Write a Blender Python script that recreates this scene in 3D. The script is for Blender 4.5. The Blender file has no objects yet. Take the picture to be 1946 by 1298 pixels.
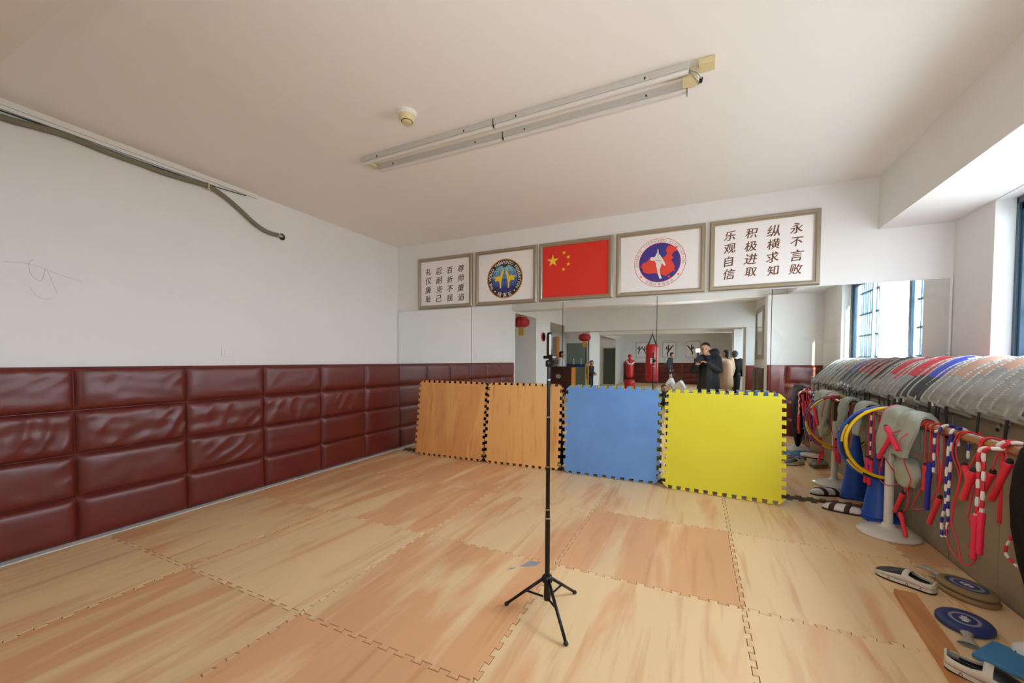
import bpy, math, random
from mathutils import Vector, Matrix, noise
random.seed(7)
sc = bpy.context.scene
COL = sc.collection
PI = math.pi

# ------------------------------------------------------------------ camera
cam_d = bpy.data.cameras.new('camera')
cam = bpy.data.objects.new('camera', cam_d)
COL.objects.link(cam)
F_PX, PX, PY, W_PX, H_PX = 756.6158, 967.2543, 706.0886, 1946.0, 1298.0
cam_d.sensor_fit = 'HORIZONTAL'
cam_d.sensor_width = 36.0
cam_d.lens = 36.0 * F_PX / W_PX
cam_d.shift_x = (W_PX / 2 - PX) / W_PX
cam_d.shift_y = (PY - H_PX / 2) / W_PX
cam_d.clip_start = 0.02
cam_d.clip_end = 200
yaw, pitch, roll = 0.4425, -0.0291, -0.0043
rot = (Matrix.Rotation(yaw, 3, 'Z') @ Matrix.Rotation(pitch, 3, 'X') @ Matrix.Rotation(roll, 3, 'Y') @ Matrix.Rotation(PI / 2, 3, 'X'))
cam.matrix_world = Matrix.Translation((3.8673, -4.4596, 1.2686)) @ rot.to_4x4()
sc.camera = cam

# ------------------------------------------------------------------ colour management, world, sun
sc.view_settings.view_transform = 'Standard'
sc.view_settings.look = 'None'
sc.view_settings.gamma = 1.0
sc.view_settings.use_curve_mapping = False
sc.view_settings.exposure = 0.50
sc.cycles.use_denoising = True
sc.cycles.max_bounces = 12
sc.cycles.diffuse_bounces = 8
sc.cycles.glossy_bounces = 6
sc.cycles.transparent_max_bounces = 12
sc.cycles.sample_clamp_indirect = 8

SKY = 13.0
wd = bpy.data.worlds.new('sky')
sc.world = wd
wd.use_nodes = True
nt = wd.node_tree
bg = nt.nodes['Background']
tc = nt.nodes.new('ShaderNodeTexCoord')
sx = nt.nodes.new('ShaderNodeSeparateXYZ')
rmp = nt.nodes.new('ShaderNodeValToRGB')
nt.links.new(tc.outputs['Generated'], sx.inputs[0])
mr = nt.nodes.new('ShaderNodeMapRange')
mr.inputs[1].default_value = -1; mr.inputs[2].default_value = 1
nt.links.new(sx.outputs[2], mr.inputs[0])
nt.links.new(mr.outputs[0], rmp.inputs[0])
cr = rmp.color_ramp
cr.elements[0].position = 0.44; cr.elements[0].color = (0.46, 0.47, 0.47, 1)
cr.elements[1].position = 0.52; cr.elements[1].color = (0.80, 0.90, 1.0, 1)
nt.links.new(rmp.outputs[0], bg.inputs[0])
vd = nt.nodes.new('ShaderNodeVectorMath'); vd.operation = 'DOT_PRODUCT'      # the sky is brighter around the sun
vd.inputs[1].default_value = Vector((0.35, 1.0, 0.30)).normalized()
nt.links.new(tc.outputs['Generated'], vd.inputs[0])
vm = nt.nodes.new('ShaderNodeMath'); vm.operation = 'MAXIMUM'; vm.inputs[1].default_value = 0.0
vp = nt.nodes.new('ShaderNodeMath'); vp.operation = 'POWER'; vp.inputs[1].default_value = 3.0
va = nt.nodes.new('ShaderNodeMath'); va.operation = 'MULTIPLY_ADD'; va.inputs[1].default_value = SKY * 2.4; va.inputs[2].default_value = SKY * 0.9
nt.links.new(vd.outputs['Value'], vm.inputs[0]); nt.links.new(vm.outputs[0], vp.inputs[0]); nt.links.new(vp.outputs[0], va.inputs[0])
nt.links.new(va.outputs[0], bg.inputs[1])

sun_d = bpy.data.lights.new('sun', 'SUN')
sun_d.energy = 9.0
sun_d.angle = math.radians(0.8)
sun_d.color = (1.0, 0.76, 0.45)
sun = bpy.data.objects.new('sun', sun_d)
COL.objects.link(sun)
sun.rotation_euler = Vector((-0.13, -1.0, -0.30)).to_track_quat('-Z', 'Y').to_euler()

WINDOWS = [(-0.485, -2.78), (-5.6, -7.5), (-8.8, -11.6), (-12.8, -16.0)]
for (wa, wb) in WINDOWS:                          # sky light enters by the windows
    ld = bpy.data.lights.new('window_daylight', 'AREA')
    ld.shape = 'RECTANGLE'
    ld.size = abs(wb - wa); ld.size_y = 1.34
    ld.cycles.is_portal = True
    lo = bpy.data.objects.new('window_daylight', ld)
    COL.objects.link(lo)
    lo.matrix_world = Matrix.Translation((5.97, (wa + wb) / 2, 1.725)) @ Matrix(((0, 0, 1), (1, 0, 0), (0, 1, 0))).to_4x4()

# ------------------------------------------------------------------ materials
def lin(c):
    if isinstance(c, str):
        c = [int(c[i:i + 2], 16) / 255 for i in (0, 2, 4)]
    return tuple((x / 12.92 if x <= 0.04045 else ((x + 0.055) / 1.055) ** 2.4) for x in c) + (1.0,)

def pm(name, col, rough=0.5, metal=0.0, bump=None, var=None, spec=0.5, coat=0.0, emit=None, sheen=0.0):
    m = bpy.data.materials.new(name)
    m.use_nodes = True
    n = m.node_tree.nodes; l = m.node_tree.links
    p = n['Principled BSDF']
    c = lin(col)
    p.inputs['Base Color'].default_value = c
    p.inputs['Roughness'].default_value = rough
    p.inputs['Metallic'].default_value = metal
    p.inputs['Specular IOR Level'].default_value = spec
    p.inputs['Coat Weight'].default_value = coat
    p.inputs['Sheen Weight'].default_value = sheen
    if emit:
        p.inputs['Emission Color'].default_value = c
        p.inputs['Emission Strength'].default_value = emit
    t = n.new('ShaderNodeTexCoord')
    if bump:
        nz = n.new('ShaderNodeTexNoise'); nz.inputs['Scale'].default_value = bump[0]; nz.inputs['Detail'].default_value = 4
        b = n.new('ShaderNodeBump'); b.inputs['Strength'].default_value = bump[1]; b.inputs['Distance'].default_value = 0.01
        l.new(t.outputs['Object'], nz.inputs['Vector']); l.new(nz.outputs[0], b.inputs['Height']); l.new(b.outputs[0], p.inputs['Normal'])
    if var:
        nz2 = n.new('ShaderNodeTexNoise'); nz2.inputs['Scale'].default_value = var[0]; nz2.inputs['Detail'].default_value = 5
        r = n.new('ShaderNodeMapRange'); r.inputs[1].default_value = 0.3; r.inputs[2].default_value = 0.7
        r.inputs[3].default_value = 1 - var[1]; r.inputs[4].default_value = 1 + var[1]
        mx = n.new('ShaderNodeMix'); mx.data_type = 'RGBA'; mx.blend_type = 'MULTIPLY'; mx.inputs[0].default_value = 1
        mx.inputs[6].default_value = c
        l.new(t.outputs['Object'], nz2.inputs['Vector']); l.new(nz2.outputs[0], r.inputs[0])
        l.new(r.outputs[0], mx.inputs[7]); l.new(mx.outputs[2], p.inputs['Base Color'])
    return m

def wood_foam(name, pale, peach, dark, along, fine=1.0, rough=0.5):
    """printed wood grain; along = axis of the grain (0,1,2)"""
    m = bpy.data.materials.new(name)
    m.use_nodes = True
    n = m.node_tree.nodes; l = m.node_tree.links
    p = n['Principled BSDF']; p.inputs['Roughness'].default_value = rough
    p.inputs['Specular IOR Level'].default_value = 0.35
    t = n.new('ShaderNodeTexCoord'); oi = n.new('ShaderNodeObjectInfo')
    add = n.new('ShaderNodeVectorMath'); add.operation = 'ADD'
    mul = n.new('ShaderNodeMath'); mul.operation = 'MULTIPLY'; mul.inputs[1].default_value = 37.0
    l.new(oi.outputs['Random'], mul.inputs[0]); l.new(t.outputs['Object'], add.inputs[0]); l.new(mul.outputs[0], add.inputs[1])
    def nz(s_across, s_along, detail, dist=0.0):
        mp = n.new('ShaderNodeMapping')
        s = [s_across] * 3; s[along] = s_along
        mp.inputs['Scale'].default_value = s
        x = n.new('ShaderNodeTexNoise'); x.inputs['Scale'].default_value = 1; x.inputs['Detail'].default_value = detail
        x.inputs['Distortion'].default_value = dist
        l.new(add.outputs[0], mp.inputs[0]); l.new(mp.outputs[0], x.inputs['Vector'])
        return x
    a = nz(4.6 * fine, 0.75, 6, 0.6)
    b = nz(16 * fine, 1.1, 5, 0.3)
    c = nz(2.0, 0.5, 3)
    r1 = n.new('ShaderNodeValToRGB'); e = r1.color_ramp.elements
    e[0].position = 0.45; e[0].color = lin(pale); e[1].position = 0.58; e[1].color = lin(peach)
    ad = n.new('ShaderNodeMath'); ad.operation = 'ADD'
    sb = n.new('ShaderNodeMath'); sb.operation = 'MULTIPLY_ADD'; sb.inputs[1].default_value = 0.30; sb.inputs[2].default_value = -0.15
    l.new(oi.outputs['Random'], sb.inputs[0]); l.new(a.outputs[0], ad.inputs[0]); l.new(sb.outputs[0], ad.inputs[1])
    l.new(ad.outputs[0], r1.inputs[0])
    r2 = n.new('ShaderNodeMapRange'); r2.inputs[1].default_value = 0.55; r2.inputs[2].default_value = 0.72; r2.inputs[4].default_value = 0.55
    l.new(b.outputs[0], r2.inputs[0])
    mx = n.new('ShaderNodeMix'); mx.data_type = 'RGBA'; mx.inputs[7].default_value = lin(dark)
    l.new(r2.outputs[0], mx.inputs[0]); l.new(r1.outputs[0], mx.inputs[6])
    r3 = n.new('ShaderNodeMapRange'); r3.inputs[1].default_value = 0.3; r3.inputs[2].default_value = 0.7; r3.inputs[3].default_value = 0.92; r3.inputs[4].default_value = 1.06
    l.new(c.outputs[0], r3.inputs[0])
    m2 = n.new('ShaderNodeMix'); m2.data_type = 'RGBA'; m2.blend_type = 'MULTIPLY'; m2.inputs[0].default_value = 1
    l.new(mx.outputs[2], m2.inputs[6]); l.new(r3.outputs[0], m2.inputs[7])
    l.new(m2.outputs[2], p.inputs['Base Color'])
    bp = n.new('ShaderNodeBump'); bp.inputs['Strength'].default_value = 0.08; bp.inputs['Distance'].default_value = 0.01
    l.new(b.outputs[0], bp.inputs['Height']); l.new(bp.outputs[0], p.inputs['Normal'])
    return m

def glass_mat():
    m = bpy.data.materials.new('window_glass')
    m.use_nodes = True
    n = m.node_tree.nodes; l = m.node_tree.links
    n.remove(n['Principled BSDF'])
    tr = n.new('ShaderNodeBsdfTransparent'); tr.inputs[0].default_value = (0.93, 0.96, 0.97, 1)
    gl = n.new('ShaderNodeBsdfGlossy'); gl.inputs['Roughness'].default_value = 0.02
    mx = n.new('ShaderNodeMixShader'); mx.inputs[0].default_value = 0.07
    l.new(tr.outputs[0], mx.inputs[1]); l.new(gl.outputs[0], mx.inputs[2]); l.new(mx.outputs[0], n['Material Output'].inputs[0])
    return m

def mirror_mat(name, smear):
    m = bpy.data.materials.new(name)
    m.use_nodes = True
    n = m.node_tree.nodes; l = m.node_tree.links
    p = n['Principled BSDF']
    p.inputs['Metallic'].default_value = 1
    p.inputs['Base Color'].default_value = (0.88, 0.915, 0.90, 1)
    p.inputs['Roughness'].default_value = 0.0
    if smear:
        t = n.new('ShaderNodeTexCoord')
        z = n.new('ShaderNodeTexNoise'); z.inputs['Scale'].default_value = 3.0; z.inputs['Detail'].default_value = 8; z.inputs['Distortion'].default_value = 1.5
        r = n.new('ShaderNodeMapRange'); r.inputs[1].default_value = 0.56; r.inputs[2].default_value = 0.80; r.inputs[4].default_value = smear
        d = n.new('ShaderNodeBsdfDiffuse'); d.inputs[0].default_value = (0.62, 0.63, 0.62, 1)
        mx = n.new('ShaderNodeMixShader')
        l.new(t.outputs['Object'], z.inputs['Vector']); l.new(z.outputs[0], r.inputs[0]); l.new(r.outputs[0], mx.inputs[0])
        l.new(p.outputs[0], mx.inputs[1]); l.new(d.outputs[0], mx.inputs[2]); l.new(mx.outputs[0], n['Material Output'].inputs[0])
    return m

M = {}
M['wall'] = pm('white_plaster', 'e4e4e3', 0.85, bump=(60, 0.05), var=(1.2, 0.02))
M['ceil'] = pm('white_ceiling_paint', 'ecebe9', 0.9, bump=(40, 0.04))
M['concrete'] = pm('concrete', '6b675f', 0.9)
M['white'] = pm('white_plastic', 'e4e4e0', 0.4)
M['cream'] = pm('yellowed_plastic', 'd6c99a', 0.45)
M['foam'] = wood_foam('wood_print_foam', 'ebcb9c', 'e0ab7d', 'cb9060', 1)
M['foam_up'] = wood_foam('orange_wood_print_foam', 'efb873', 'e5a565', 'cc8848', 2, 1.5)
M['foamedge'] = pm('foam_edge', 'a88560', 0.8)
M['black_foam'] = pm('black_foam', '17161a', 0.8)
M['blue_foam'] = pm('blue_foam', '6d9fe2', 0.7, bump=(400, 0.06), var=(3, 0.07))
M['yellow_foam'] = pm('yellow_foam', 'e8dd30', 0.65, bump=(400, 0.05), var=(2, 0.03))
M['leather'] = pm('maroon_leatherette', '642019', 0.34, bump=(350, 0.10), var=(2.5, 0.10), spec=0.5)
M['brownpad'] = pm('brown_leatherette', '574438', 0.5, bump=(200, 0.1))
M['mirror'] = mirror_mat('mirror_glass', 0)
M['mirror_worn'] = mirror_mat('worn_mirror_glass', 0.10)
M['mirror_bad'] = mirror_mat('desilvered_mirror_glass', 0.16)
M['glass'] = glass_mat()
M['champagne'] = pm('champagne_metal', 'a89d89', 0.35, 0.55, bump=(80, 0.03))
M['paper'] = pm('white_paper', 'f0eeee', 0.6)
M['ink'] = pm('brown_black_ink', '4a352b', 0.7)
M['ink_brown'] = pm('brown_ink', '6e4630', 0.7)
M['flag'] = pm('flag_red', 'de2c1c', 0.6)
M['star'] = pm('flag_yellow', 'f2d02c', 0.6)
M['emb_dark'] = pm('emblem_dark_brown', '33262a', 0.6)
M['emb_gold'] = pm('emblem_gold', 'd9a02c', 0.6)
M['emb_white'] = pm('emblem_white', 'e8e4e2', 0.6)
M['emb_red'] = pm('emblem_red', 'e6452f', 0.6)
M['emb_violet'] = pm('emblem_violet_blue', '3c2f8a', 0.6)
M['emb_grey'] = pm('emblem_grey', '8e8684', 0.6)
M['emb_b0'] = pm('globe_light', '8fc0d6', 0.6)
M['emb_b1'] = pm('globe_mid', '6c9cc8', 0.6)
M['emb_b2'] = pm('globe_blue', '4668b0', 0.6)
M['emb_b3'] = pm('globe_deep', '2e3b90', 0.6)
M['alu'] = pm('grey_aluminium', 'b9b8b4', 0.35, 0.5)
M['channel'] = pm('white_enamelled_channel', 'c4c2bd', 0.4)
M['lens'] = pm('white_tube_glass', 'd9d8d4', 0.25)
M['dark'] = pm('dark_rubber', '1c1b1c', 0.6)
M['blackmetal'] = pm('black_metal', '141416', 0.35, 0.3)
M['steel'] = pm('bright_steel', 'c9c9c9', 0.25, 1.0)
M['conduit'] = pm('olive_grey_conduit', '77715f', 0.6, bump=(60, 0.1))
M['cab'] = pm('beige_grey_lacquer', '9a8c76', 0.45, bump=(200, 0.03), var=(3, 0.03))
M['cabgrey'] = pm('grey_plastic_handle', 'a8a399', 0.4)
M['rail'] = pm('varnished_brown_wood', '93562c', 0.22, coat=0.4, var=(14, 0.15))
M['enamel'] = pm('white_enamel', 'dedad3', 0.25, coat=0.3)
M['y_plastic'] = pm('yellow_plastic', 'e8c21a', 0.35)
M['b_plastic'] = pm('blue_plastic', '1f4da8', 0.4)
M['r_plastic'] = pm('red_plastic', 'c22a2a', 0.4)
M['cone'] = pm('blue_cone_plastic', '1d4fae', 0.45)
M['rope_red'] = pm('red_rope', 'e0283c', 0.45)
M['rope_pink'] = pm('pink_red_foam', 'ea2450', 0.55)
M['bead_w'] = pm('white_bead', 'e8e2dc', 0.4)
M['bead_b'] = pm('blue_bead', '26268a', 0.4)
M['bead_r'] = pm('red_bead', 'd42436', 0.4)
M['handle_blue'] = pm('blue_grip', '20249a', 0.5)
M['greycloth'] = pm('grey_green_cloth', 'a5ab9f', 0.85, bump=(260, 0.25), var=(8, 0.08))
M['pinkcloth'] = pm('pink_trim', 'd8537c', 0.8)
M['blackcloth'] = pm('black_cloth', '070708', 0.9, bump=(120, 0.2), spec=0.2)
M['pad_grey'] = pm('grey_mesh_fabric', '95958f', 0.8, bump=(260, 0.6), var=(22, 0.2))
M['pad_red'] = pm('red_vinyl', 'bf1d30', 0.4)
M['pad_blue'] = pm('blue_vinyl', '2c3fae', 0.4)
M['pad_tan'] = pm('tan_vinyl', 'a98470', 0.5)
M['pad_maroon'] = pm('maroon_vinyl', '643446', 0.5)
M['pad_black'] = pm('black_vinyl', '1d222c', 0.45)
M['pad_navy'] = pm('navy_vinyl', '2c3348', 0.5)
M['pad_sky'] = pm('pale_blue_vinyl', '9dbbe0', 0.5)
M['piping_w'] = pm('off_white_piping', 'bdbbb5', 0.7)
M['strap'] = pm('black_webbing', '141416', 0.8)
M['skin'] = pm('skin', 'c99478', 0.5)
M['hair'] = pm('black_hair', '15120f', 0.6)
M['parka'] = pm('black_parka', '15171b', 0.7, bump=(60, 0.15))
M['denim'] = pm('dark_blue_denim', '33445e', 0.8)
M['tan_coat'] = pm('tan_coat', 'b8977a', 0.85)
M['dobok'] = pm('white_dobok', 'e2e0de', 0.8)
M['darkshirt'] = pm('dark_teal_shirt', '2e3c46', 0.8)
M['bag_red'] = pm('red_bag_vinyl', 'c21c22', 0.35)
M['gold'] = pm('gold_trim', 'd8a83a', 0.4, 0.3)
M['lantern'] = pm('red_lantern_cloth', 'a81f28', 0.6)
M['woodbrown'] = pm('dark_brown_wood', '4a2418', 0.4)
M['doordark'] = pm('dark_green_grey_door', '4c5048', 0.3)
M['doorglass'] = pm('green_tinted_glass', '7d8c80', 0.15)
M['orange'] = pm('orange_paint', 'e08a34', 0.5)
M['winframe'] = pm('blue_grey_aluminium', '435c6e', 0.4, 0.3)
M['shoe_black'] = pm('black_shoe_leather', '202124', 0.4)
M['shoe_white'] = pm('white_shoe_leather', 'd6cdbd', 0.45)
M['shoe_red'] = pm('red_mark', '8f2a2c', 0.5)
M['target_tan'] = pm('tan_target_vinyl', '8f7752', 0.5)
M['target_blue'] = pm('blue_target_print', '2f3c74', 0.45)
M['target_grey'] = pm('grey_target_print', '8d92a0', 0.5)
M['board'] = wood_foam('orange_plank', 'c98d55', 'bd7d47', 'a9693a', 1, 1.5)
M['lightblue'] = pm('light_blue_foam', '3f86b8', 0.6)
M['lamp_led'] = pm('white_led', 'ffffff', 0.5, emit=160)
M['scuff'] = pm('grey_scuff', 'bcbdbc', 0.9)
M['tape'] = pm('worn_grey_tape', '9296a2', 0.6)

# ------------------------------------------------------------------ mesh builder
class MB:
    def __init__(s):
        s.v = []; s.f = []; s.m = []
    def face(s, idx, mi=0):
        s.f.append(tuple(idx)); s.m.append(mi)
    def add(s, pts):
        b = len(s.v); s.v += [Vector(p) for p in pts]; return b
    def box(s, x0, x1, y0, y1, z0, z1, mi=0):
        b = s.add([(x, y, z) for z in (z0, z1) for y in (y0, y1) for x in (x0, x1)])
        for q in ((0, 2, 3, 1), (4, 5, 7, 6), (0, 1, 5, 4), (2, 6, 7, 3), (0, 4, 6, 2), (1, 3, 7, 5)):
            s.face([b + i for i in q], mi)
    def obox(s, c, ax, ay, az, mi=0):
        c = Vector(c); ax = Vector(ax); ay = Vector(ay); az = Vector(az)
        b = s.add([c + ax * x + ay * y + az * z for z in (-1, 1) for y in (-1, 1) for x in (-1, 1)])
        for q in ((0, 2, 3, 1), (4, 5, 7, 6), (0, 1, 5, 4), (2, 6, 7, 3), (0, 4, 6, 2), (1, 3, 7, 5)):
            s.face([b + i for i in q], mi)
    def tube(s, path, r, seg=8, closed=False, mi=0, mfun=None):
        P = [Vector(p) for p in path]; n = len(P)
        rr = r if isinstance(r, (list, tuple)) else [r] * n
        T = []
        for i in range(n):
            a = P[(i - 1) % n] if (closed or i > 0) else P[i]
            c = P[(i + 1) % n] if (closed or i < n - 1) else P[i]
            t = c - a
            T.append(t.normalized() if t.length > 1e-9 else Vector((0, 0, 1)))
        u = T[0].orthogonal().normalized()
        rings = []
        for i in range(n):
            u = u - T[i] * u.dot(T[i])
            u = u.normalized() if u.length > 1e-6 else T[i].orthogonal().normalized()
            w = T[i].cross(u)
            rings.append(s.add([P[i] + (u * math.cos(2 * PI * k / seg) + w * math.sin(2 * PI * k / seg)) * rr[i] for k in range(seg)]))
        for i in range(n if closed else n - 1):
            a, c = rings[i], rings[(i + 1) % n]
            mm = mfun(i) if mfun else mi
            for k in range(seg):
                s.face((a + k, a + (k + 1) % seg, c + (k + 1) % seg, c + k), mm)
        if not closed:
            s.face([rings[0] + k for k in range(seg)][::-1], mfun(0) if mfun else mi)
            s.face([rings[-1] + k for k in range(seg)], mfun(n - 2) if mfun else mi)
    def lathe(s, prof, c, seg=32, axis='z', sx=1.0, sy=1.0, mi=0, mids=None, ang=0.0):
        rings = []
        ca, sa = math.cos(ang), math.sin(ang)
        for (r, h) in prof:
            pts = []
            for k in range(seg):
                x, y = r * sx * math.cos(2 * PI * k / seg), r * sy * math.sin(2 * PI * k / seg)
                x, y = x * ca - y * sa, x * sa + y * ca
                if axis == 'z': q = (c[0] + x, c[1] + y, c[2] + h)
                elif axis == 'y': q = (c[0] + x, c[1] + h, c[2] + y)
                else: q = (c[0] + h, c[1] + x, c[2] + y)
                pts.append(q)
            rings.append(s.add(pts))
        for i in range(len(prof) - 1):
            a, b = rings[i], rings[i + 1]
            mm = mids[i] if mids else mi
            for k in range(seg):
                s.face((a + k, a + (k + 1) % seg, b + (k + 1) % seg, b + k), mm)
        s.face([rings[0] + k for k in range(seg)][::-1], mids[0] if mids else mi)
        s.face([rings[-1] + k for k in range(seg)], mids[-1] if mids else mi)
    def prism(s, poly, fn, d0, d1, mi=0, mi_back=None, mi_side=None):
        """poly 2d, fn(a,b,d)->3d"""
        n = len(poly)
        a = s.add([fn(p[0], p[1], d0) for p in poly]); b = s.add([fn(p[0], p[1], d1) for p in poly])
        s.face([a + i for i in range(n)], mi)
        s.face([b + i for i in range(n)][::-1], mi if mi_back is None else mi_back)
        for i in range(n):
            j = (i + 1) % n
            s.face((a + i, b + i, b + j, a + j), mi if mi_side is None else mi_side)
    def grid(s, fn, nu, nv, mi=0, mfun=None, skip=None):
        b = s.add([fn(i / nu, j / nv) for j in range(nv + 1) for i in range(nu + 1)])
        for j in range(nv):
            for i in range(nu):
                if skip and skip(i, j): continue
                q = b + j * (nu + 1) + i
                s.face((q, q + 1, q + nu + 2, q + nu + 1), mfun(i, j) if mfun else mi)
    def ellipsoid(s, c, r, nu=16, nv=10, mi=0, rotm=None):
        c = Vector(c)
        rings = []
        for j in range(1, nv):
            th = PI * j / nv
            pts = []
            for i in range(nu):
                p = Vector((r[0] * math.sin(th) * math.cos(2 * PI * i / nu), r[1] * math.sin(th) * math.sin(2 * PI * i / nu), r[2] * math.cos(th)))
                if rotm: p = rotm @ p
                pts.append(c + p)
            rings.append(s.add(pts))
        up = Vector((0, 0, r[2]))
        if rotm: up = rotm @ up
        t = s.add([c + up]); bt = s.add([c - up])
        for i in range(nu):
            s.face((t, rings[0] + i, rings[0] + (i + 1) % nu), mi)
            s.face((bt, rings[-1] + (i + 1) % nu, rings[-1] + i), mi)
        for a, b in zip(rings, rings[1:]):
            for i in range(nu):
                s.face((a + i, b + i, b + (i + 1) % nu, a + (i + 1) % nu), mi)
    def capsule(s, a, b, ra, rb, seg=12):
        a = Vector(a); b = Vector(b); d = (b - a)
        L = d.length; d = d.normalized() if L > 1e-6 else Vector((0, 0, 1))
        path = []; rad = []
        for k in range(5):
            t = -1 + k / 4
            path.append(a + d * ra * t); rad.append(max(0.02 * ra, ra * math.sqrt(max(0, 1 - t * t))))
        for k in range(5):
            t = k / 4
            path.append(b + d * rb * t); rad.append(max(0.02 * rb, rb * math.sqrt(max(0, 1 - t * t))))
        s.tube(path, rad, seg)

def finish(name, me, mats, parent, smooth, shift):
    for mt in (mats if isinstance(mats, (list, tuple)) else [mats]):
        me.materials.append(M[mt])
    if smooth:
        for p in me.polygons: p.use_smooth = True
    o = bpy.data.objects.new(name, me)
    COL.objects.link(o)
    if parent is not None:
        o.parent = parent
    o.location = shift
    return o

WLOC = {}
def obj(name, mb, mats, parent=None, smooth=False, bevel=0.0, label=None, cat=None, group=None, kind=None, auto=False, center=False):
    me = bpy.data.meshes.new(name)
    if parent is not None:
        base = WLOC[parent.name]
        org = base.copy()
        if center:
            xs = [min(v[i] for v in mb.v) for i in range(3)]; xe = [max(v[i] for v in mb.v) for i in range(3)]
            org = Vector([(a + b) / 2 for a, b in zip(xs, xe)])
        shift = org - base
    else:
        xs = [min(v[i] for v in mb.v) for i in range(3)]; xe = [max(v[i] for v in mb.v) for i in range(3)]
        org = Vector(((xs[0] + xe[0]) / 2, (xs[1] + xe[1]) / 2, xs[2])); shift = org
    me.from_pydata([v - org for v in mb.v], [], mb.f)
    me.polygons.foreach_set('material_index', mb.m)
    me.validate()
    import bmesh
    bm = bmesh.new(); bm.from_mesh(me)
    bmesh.ops.recalc_face_normals(bm, faces=bm.faces)
    bm.to_mesh(me); bm.free()
    o = finish(name, me, mats, parent, smooth, shift)
    WLOC[o.name] = org
    if auto:
        md = o.modifiers.new('edge_split', 'EDGE_SPLIT'); md.split_angle = math.radians(40)
    if bevel:
        bv = o.modifiers.new('bevel', 'BEVEL'); bv.width = bevel; bv.segments = 2; bv.limit_method = 'ANGLE'; bv.angle_limit = math.radians(40)
    tag(o, label, cat, group, kind)
    return o

def tag(o, label=None, cat=None, group=None, kind=None):
    if label: o['label'] = label
    if cat: o['category'] = cat
    if group: o['group'] = group
    if kind: o['kind'] = kind
    return o

def thing(name, loc, label=None, cat=None, group=None, kind=None):
    o = bpy.data.objects.new(name, None)
    o.empty_display_size = 0.1
    COL.objects.link(o)
    o.location = loc
    WLOC[o.name] = Vector(loc)
    return tag(o, label, cat, group, kind)

DG = None
def text_polys(body, size, offset=0.0, res=4):
    """outline mesh of a piece of writing, centred, in the xy plane"""
    c = bpy.data.curves.new('writing', 'FONT')
    c.body = body; c.size = size; c.offset = offset; c.resolution_u = res
    c.align_x = 'CENTER'; c.align_y = 'CENTER'
    o = bpy.data.objects.new('writing', c)
    COL.objects.link(o)
    dg = bpy.context.evaluated_depsgraph_get()
    me = bpy.data.meshes.new_from_object(o.evaluated_get(dg))
    vs = [v.co.copy() for v in me.vertices]; fs = [tuple(p.vertices) for p in me.polygons]
    bpy.data.objects.remove(o); bpy.data.curves.remove(c); bpy.data.meshes.remove(me)
    if vs:
        cx = (min(v.x for v in vs) + max(v.x for v in vs)) / 2; cy = (min(v.y for v in vs) + max(v.y for v in vs)) / 2
        vs = [Vector((v.x - cx, v.y - cy, 0)) for v in vs]
    return vs, fs

def put_text(mb, body, size, fn, offset=0.0, mi=0, res=4, warp=0.0, shear=0.0):
    vs, fs = text_polys(body, size, offset, res)
    pts = []
    for v in vs:
        x, y = v.x + shear * v.y, v.y + shear * 0.5 * v.x
        if warp:
            q = noise.noise_vector(Vector((x * 3 / size + ord(body[0]) * 0.37, y * 3 / size, 0.3)))
            x += q.x * warp * size; y += q.y * warp * size
        pts.append(fn(x, y))
    b = mb.add(pts)
    for f in fs: mb.face([b + i for i in f], mi)

# ------------------------------------------------------------------ room shell
CEIL = 2.845
def struct(name, mb, mats, **k):
    return obj(name, mb, mats, kind='structure', **k)

YF = -19.3
b = MB(); b.box(-3.2, 5.95, -4.16, 0.03, -0.10, -0.028); struct('floor', b, 'concrete')
b = MB(); b.box(-3.2, 5.95, YF, -4.165, -0.10, 0.0); o = struct('floor', b, 'foam')
b = MB(); b.box(-3.2, 5.95, YF - 0.2, 0.2, CEIL, CEIL + 0.1); struct('ceiling', b, 'ceil')
b = MB(); b.box(-0.24, 5.95, 0.0, 0.2, -0.10, CEIL); wall_back = struct('wall_back', b, 'wall')
b = MB(); b.box(-0.24, 0.0, -4.06, -0.0005, -0.03, CEIL - 0.0005); wall_left = struct('wall_left', b, 'wall')
# right wall with four window openings
b = MB()
edges = [0.0] + [y for w in WINDOWS for y in w] + [YF]
for i in range(0, len(edges), 2):
    b.box(5.72, 5.95, edges[i + 1], edges[i] - 0.0005, -0.03, CEIL - 0.0005)
for (wa, wb) in WINDOWS:
    b.box(5.72, 5.95, wb, wa, -0.03, 1.06)
    b.box(5.72, 5.95, wb, wa, 2.392, CEIL - 0.0005)
struct('wall_right', b, 'wall')
b = MB(); b.box(5.243, 5.7195, YF + 0.001, -0.0005, 2.397, CEIL - 0.0005); struct('trim_window_beam', b, 'wall')
b = MB(); b.box(0.001, 5.242, -4.28, -3.885, 2.40, CEIL - 0.0005); struct('trim_cross_beam', b, 'wall')
b = MB(); b.box(0.001, 5.242, -8.3, -7.83, 2.17, CEIL - 0.0005); struct('trim_deep_beam', b, 'wall')
b = MB(); b.box(0.001, 5.242, -13.2, -12.75, 2.36, CEIL - 0.0005); struct('trim_far_beam', b, 'wall')
b = MB(); b.box(-0.30, 0.0, -17.0, -4.061, 2.37, CEIL - 0.0005); struct('trim_passage_beam', b, 'wall')
# stub walls on the window side
b = MB(); b.box(4.94, 5.7195, -5.3, -3.66, -0.0, 2.3965); struct('wall_stub', b, 'wall')
b = MB(); b.box(5.02, 5.7195, -8.6, -7.86, 0.0, 2.3965); struct('wall_stub', b, 'wall')
b = MB(); b.box(5.02, 5.7195, -12.7, -11.8, 0.0, 2.3965); struct('wall_stub', b, 'wall')
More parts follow.
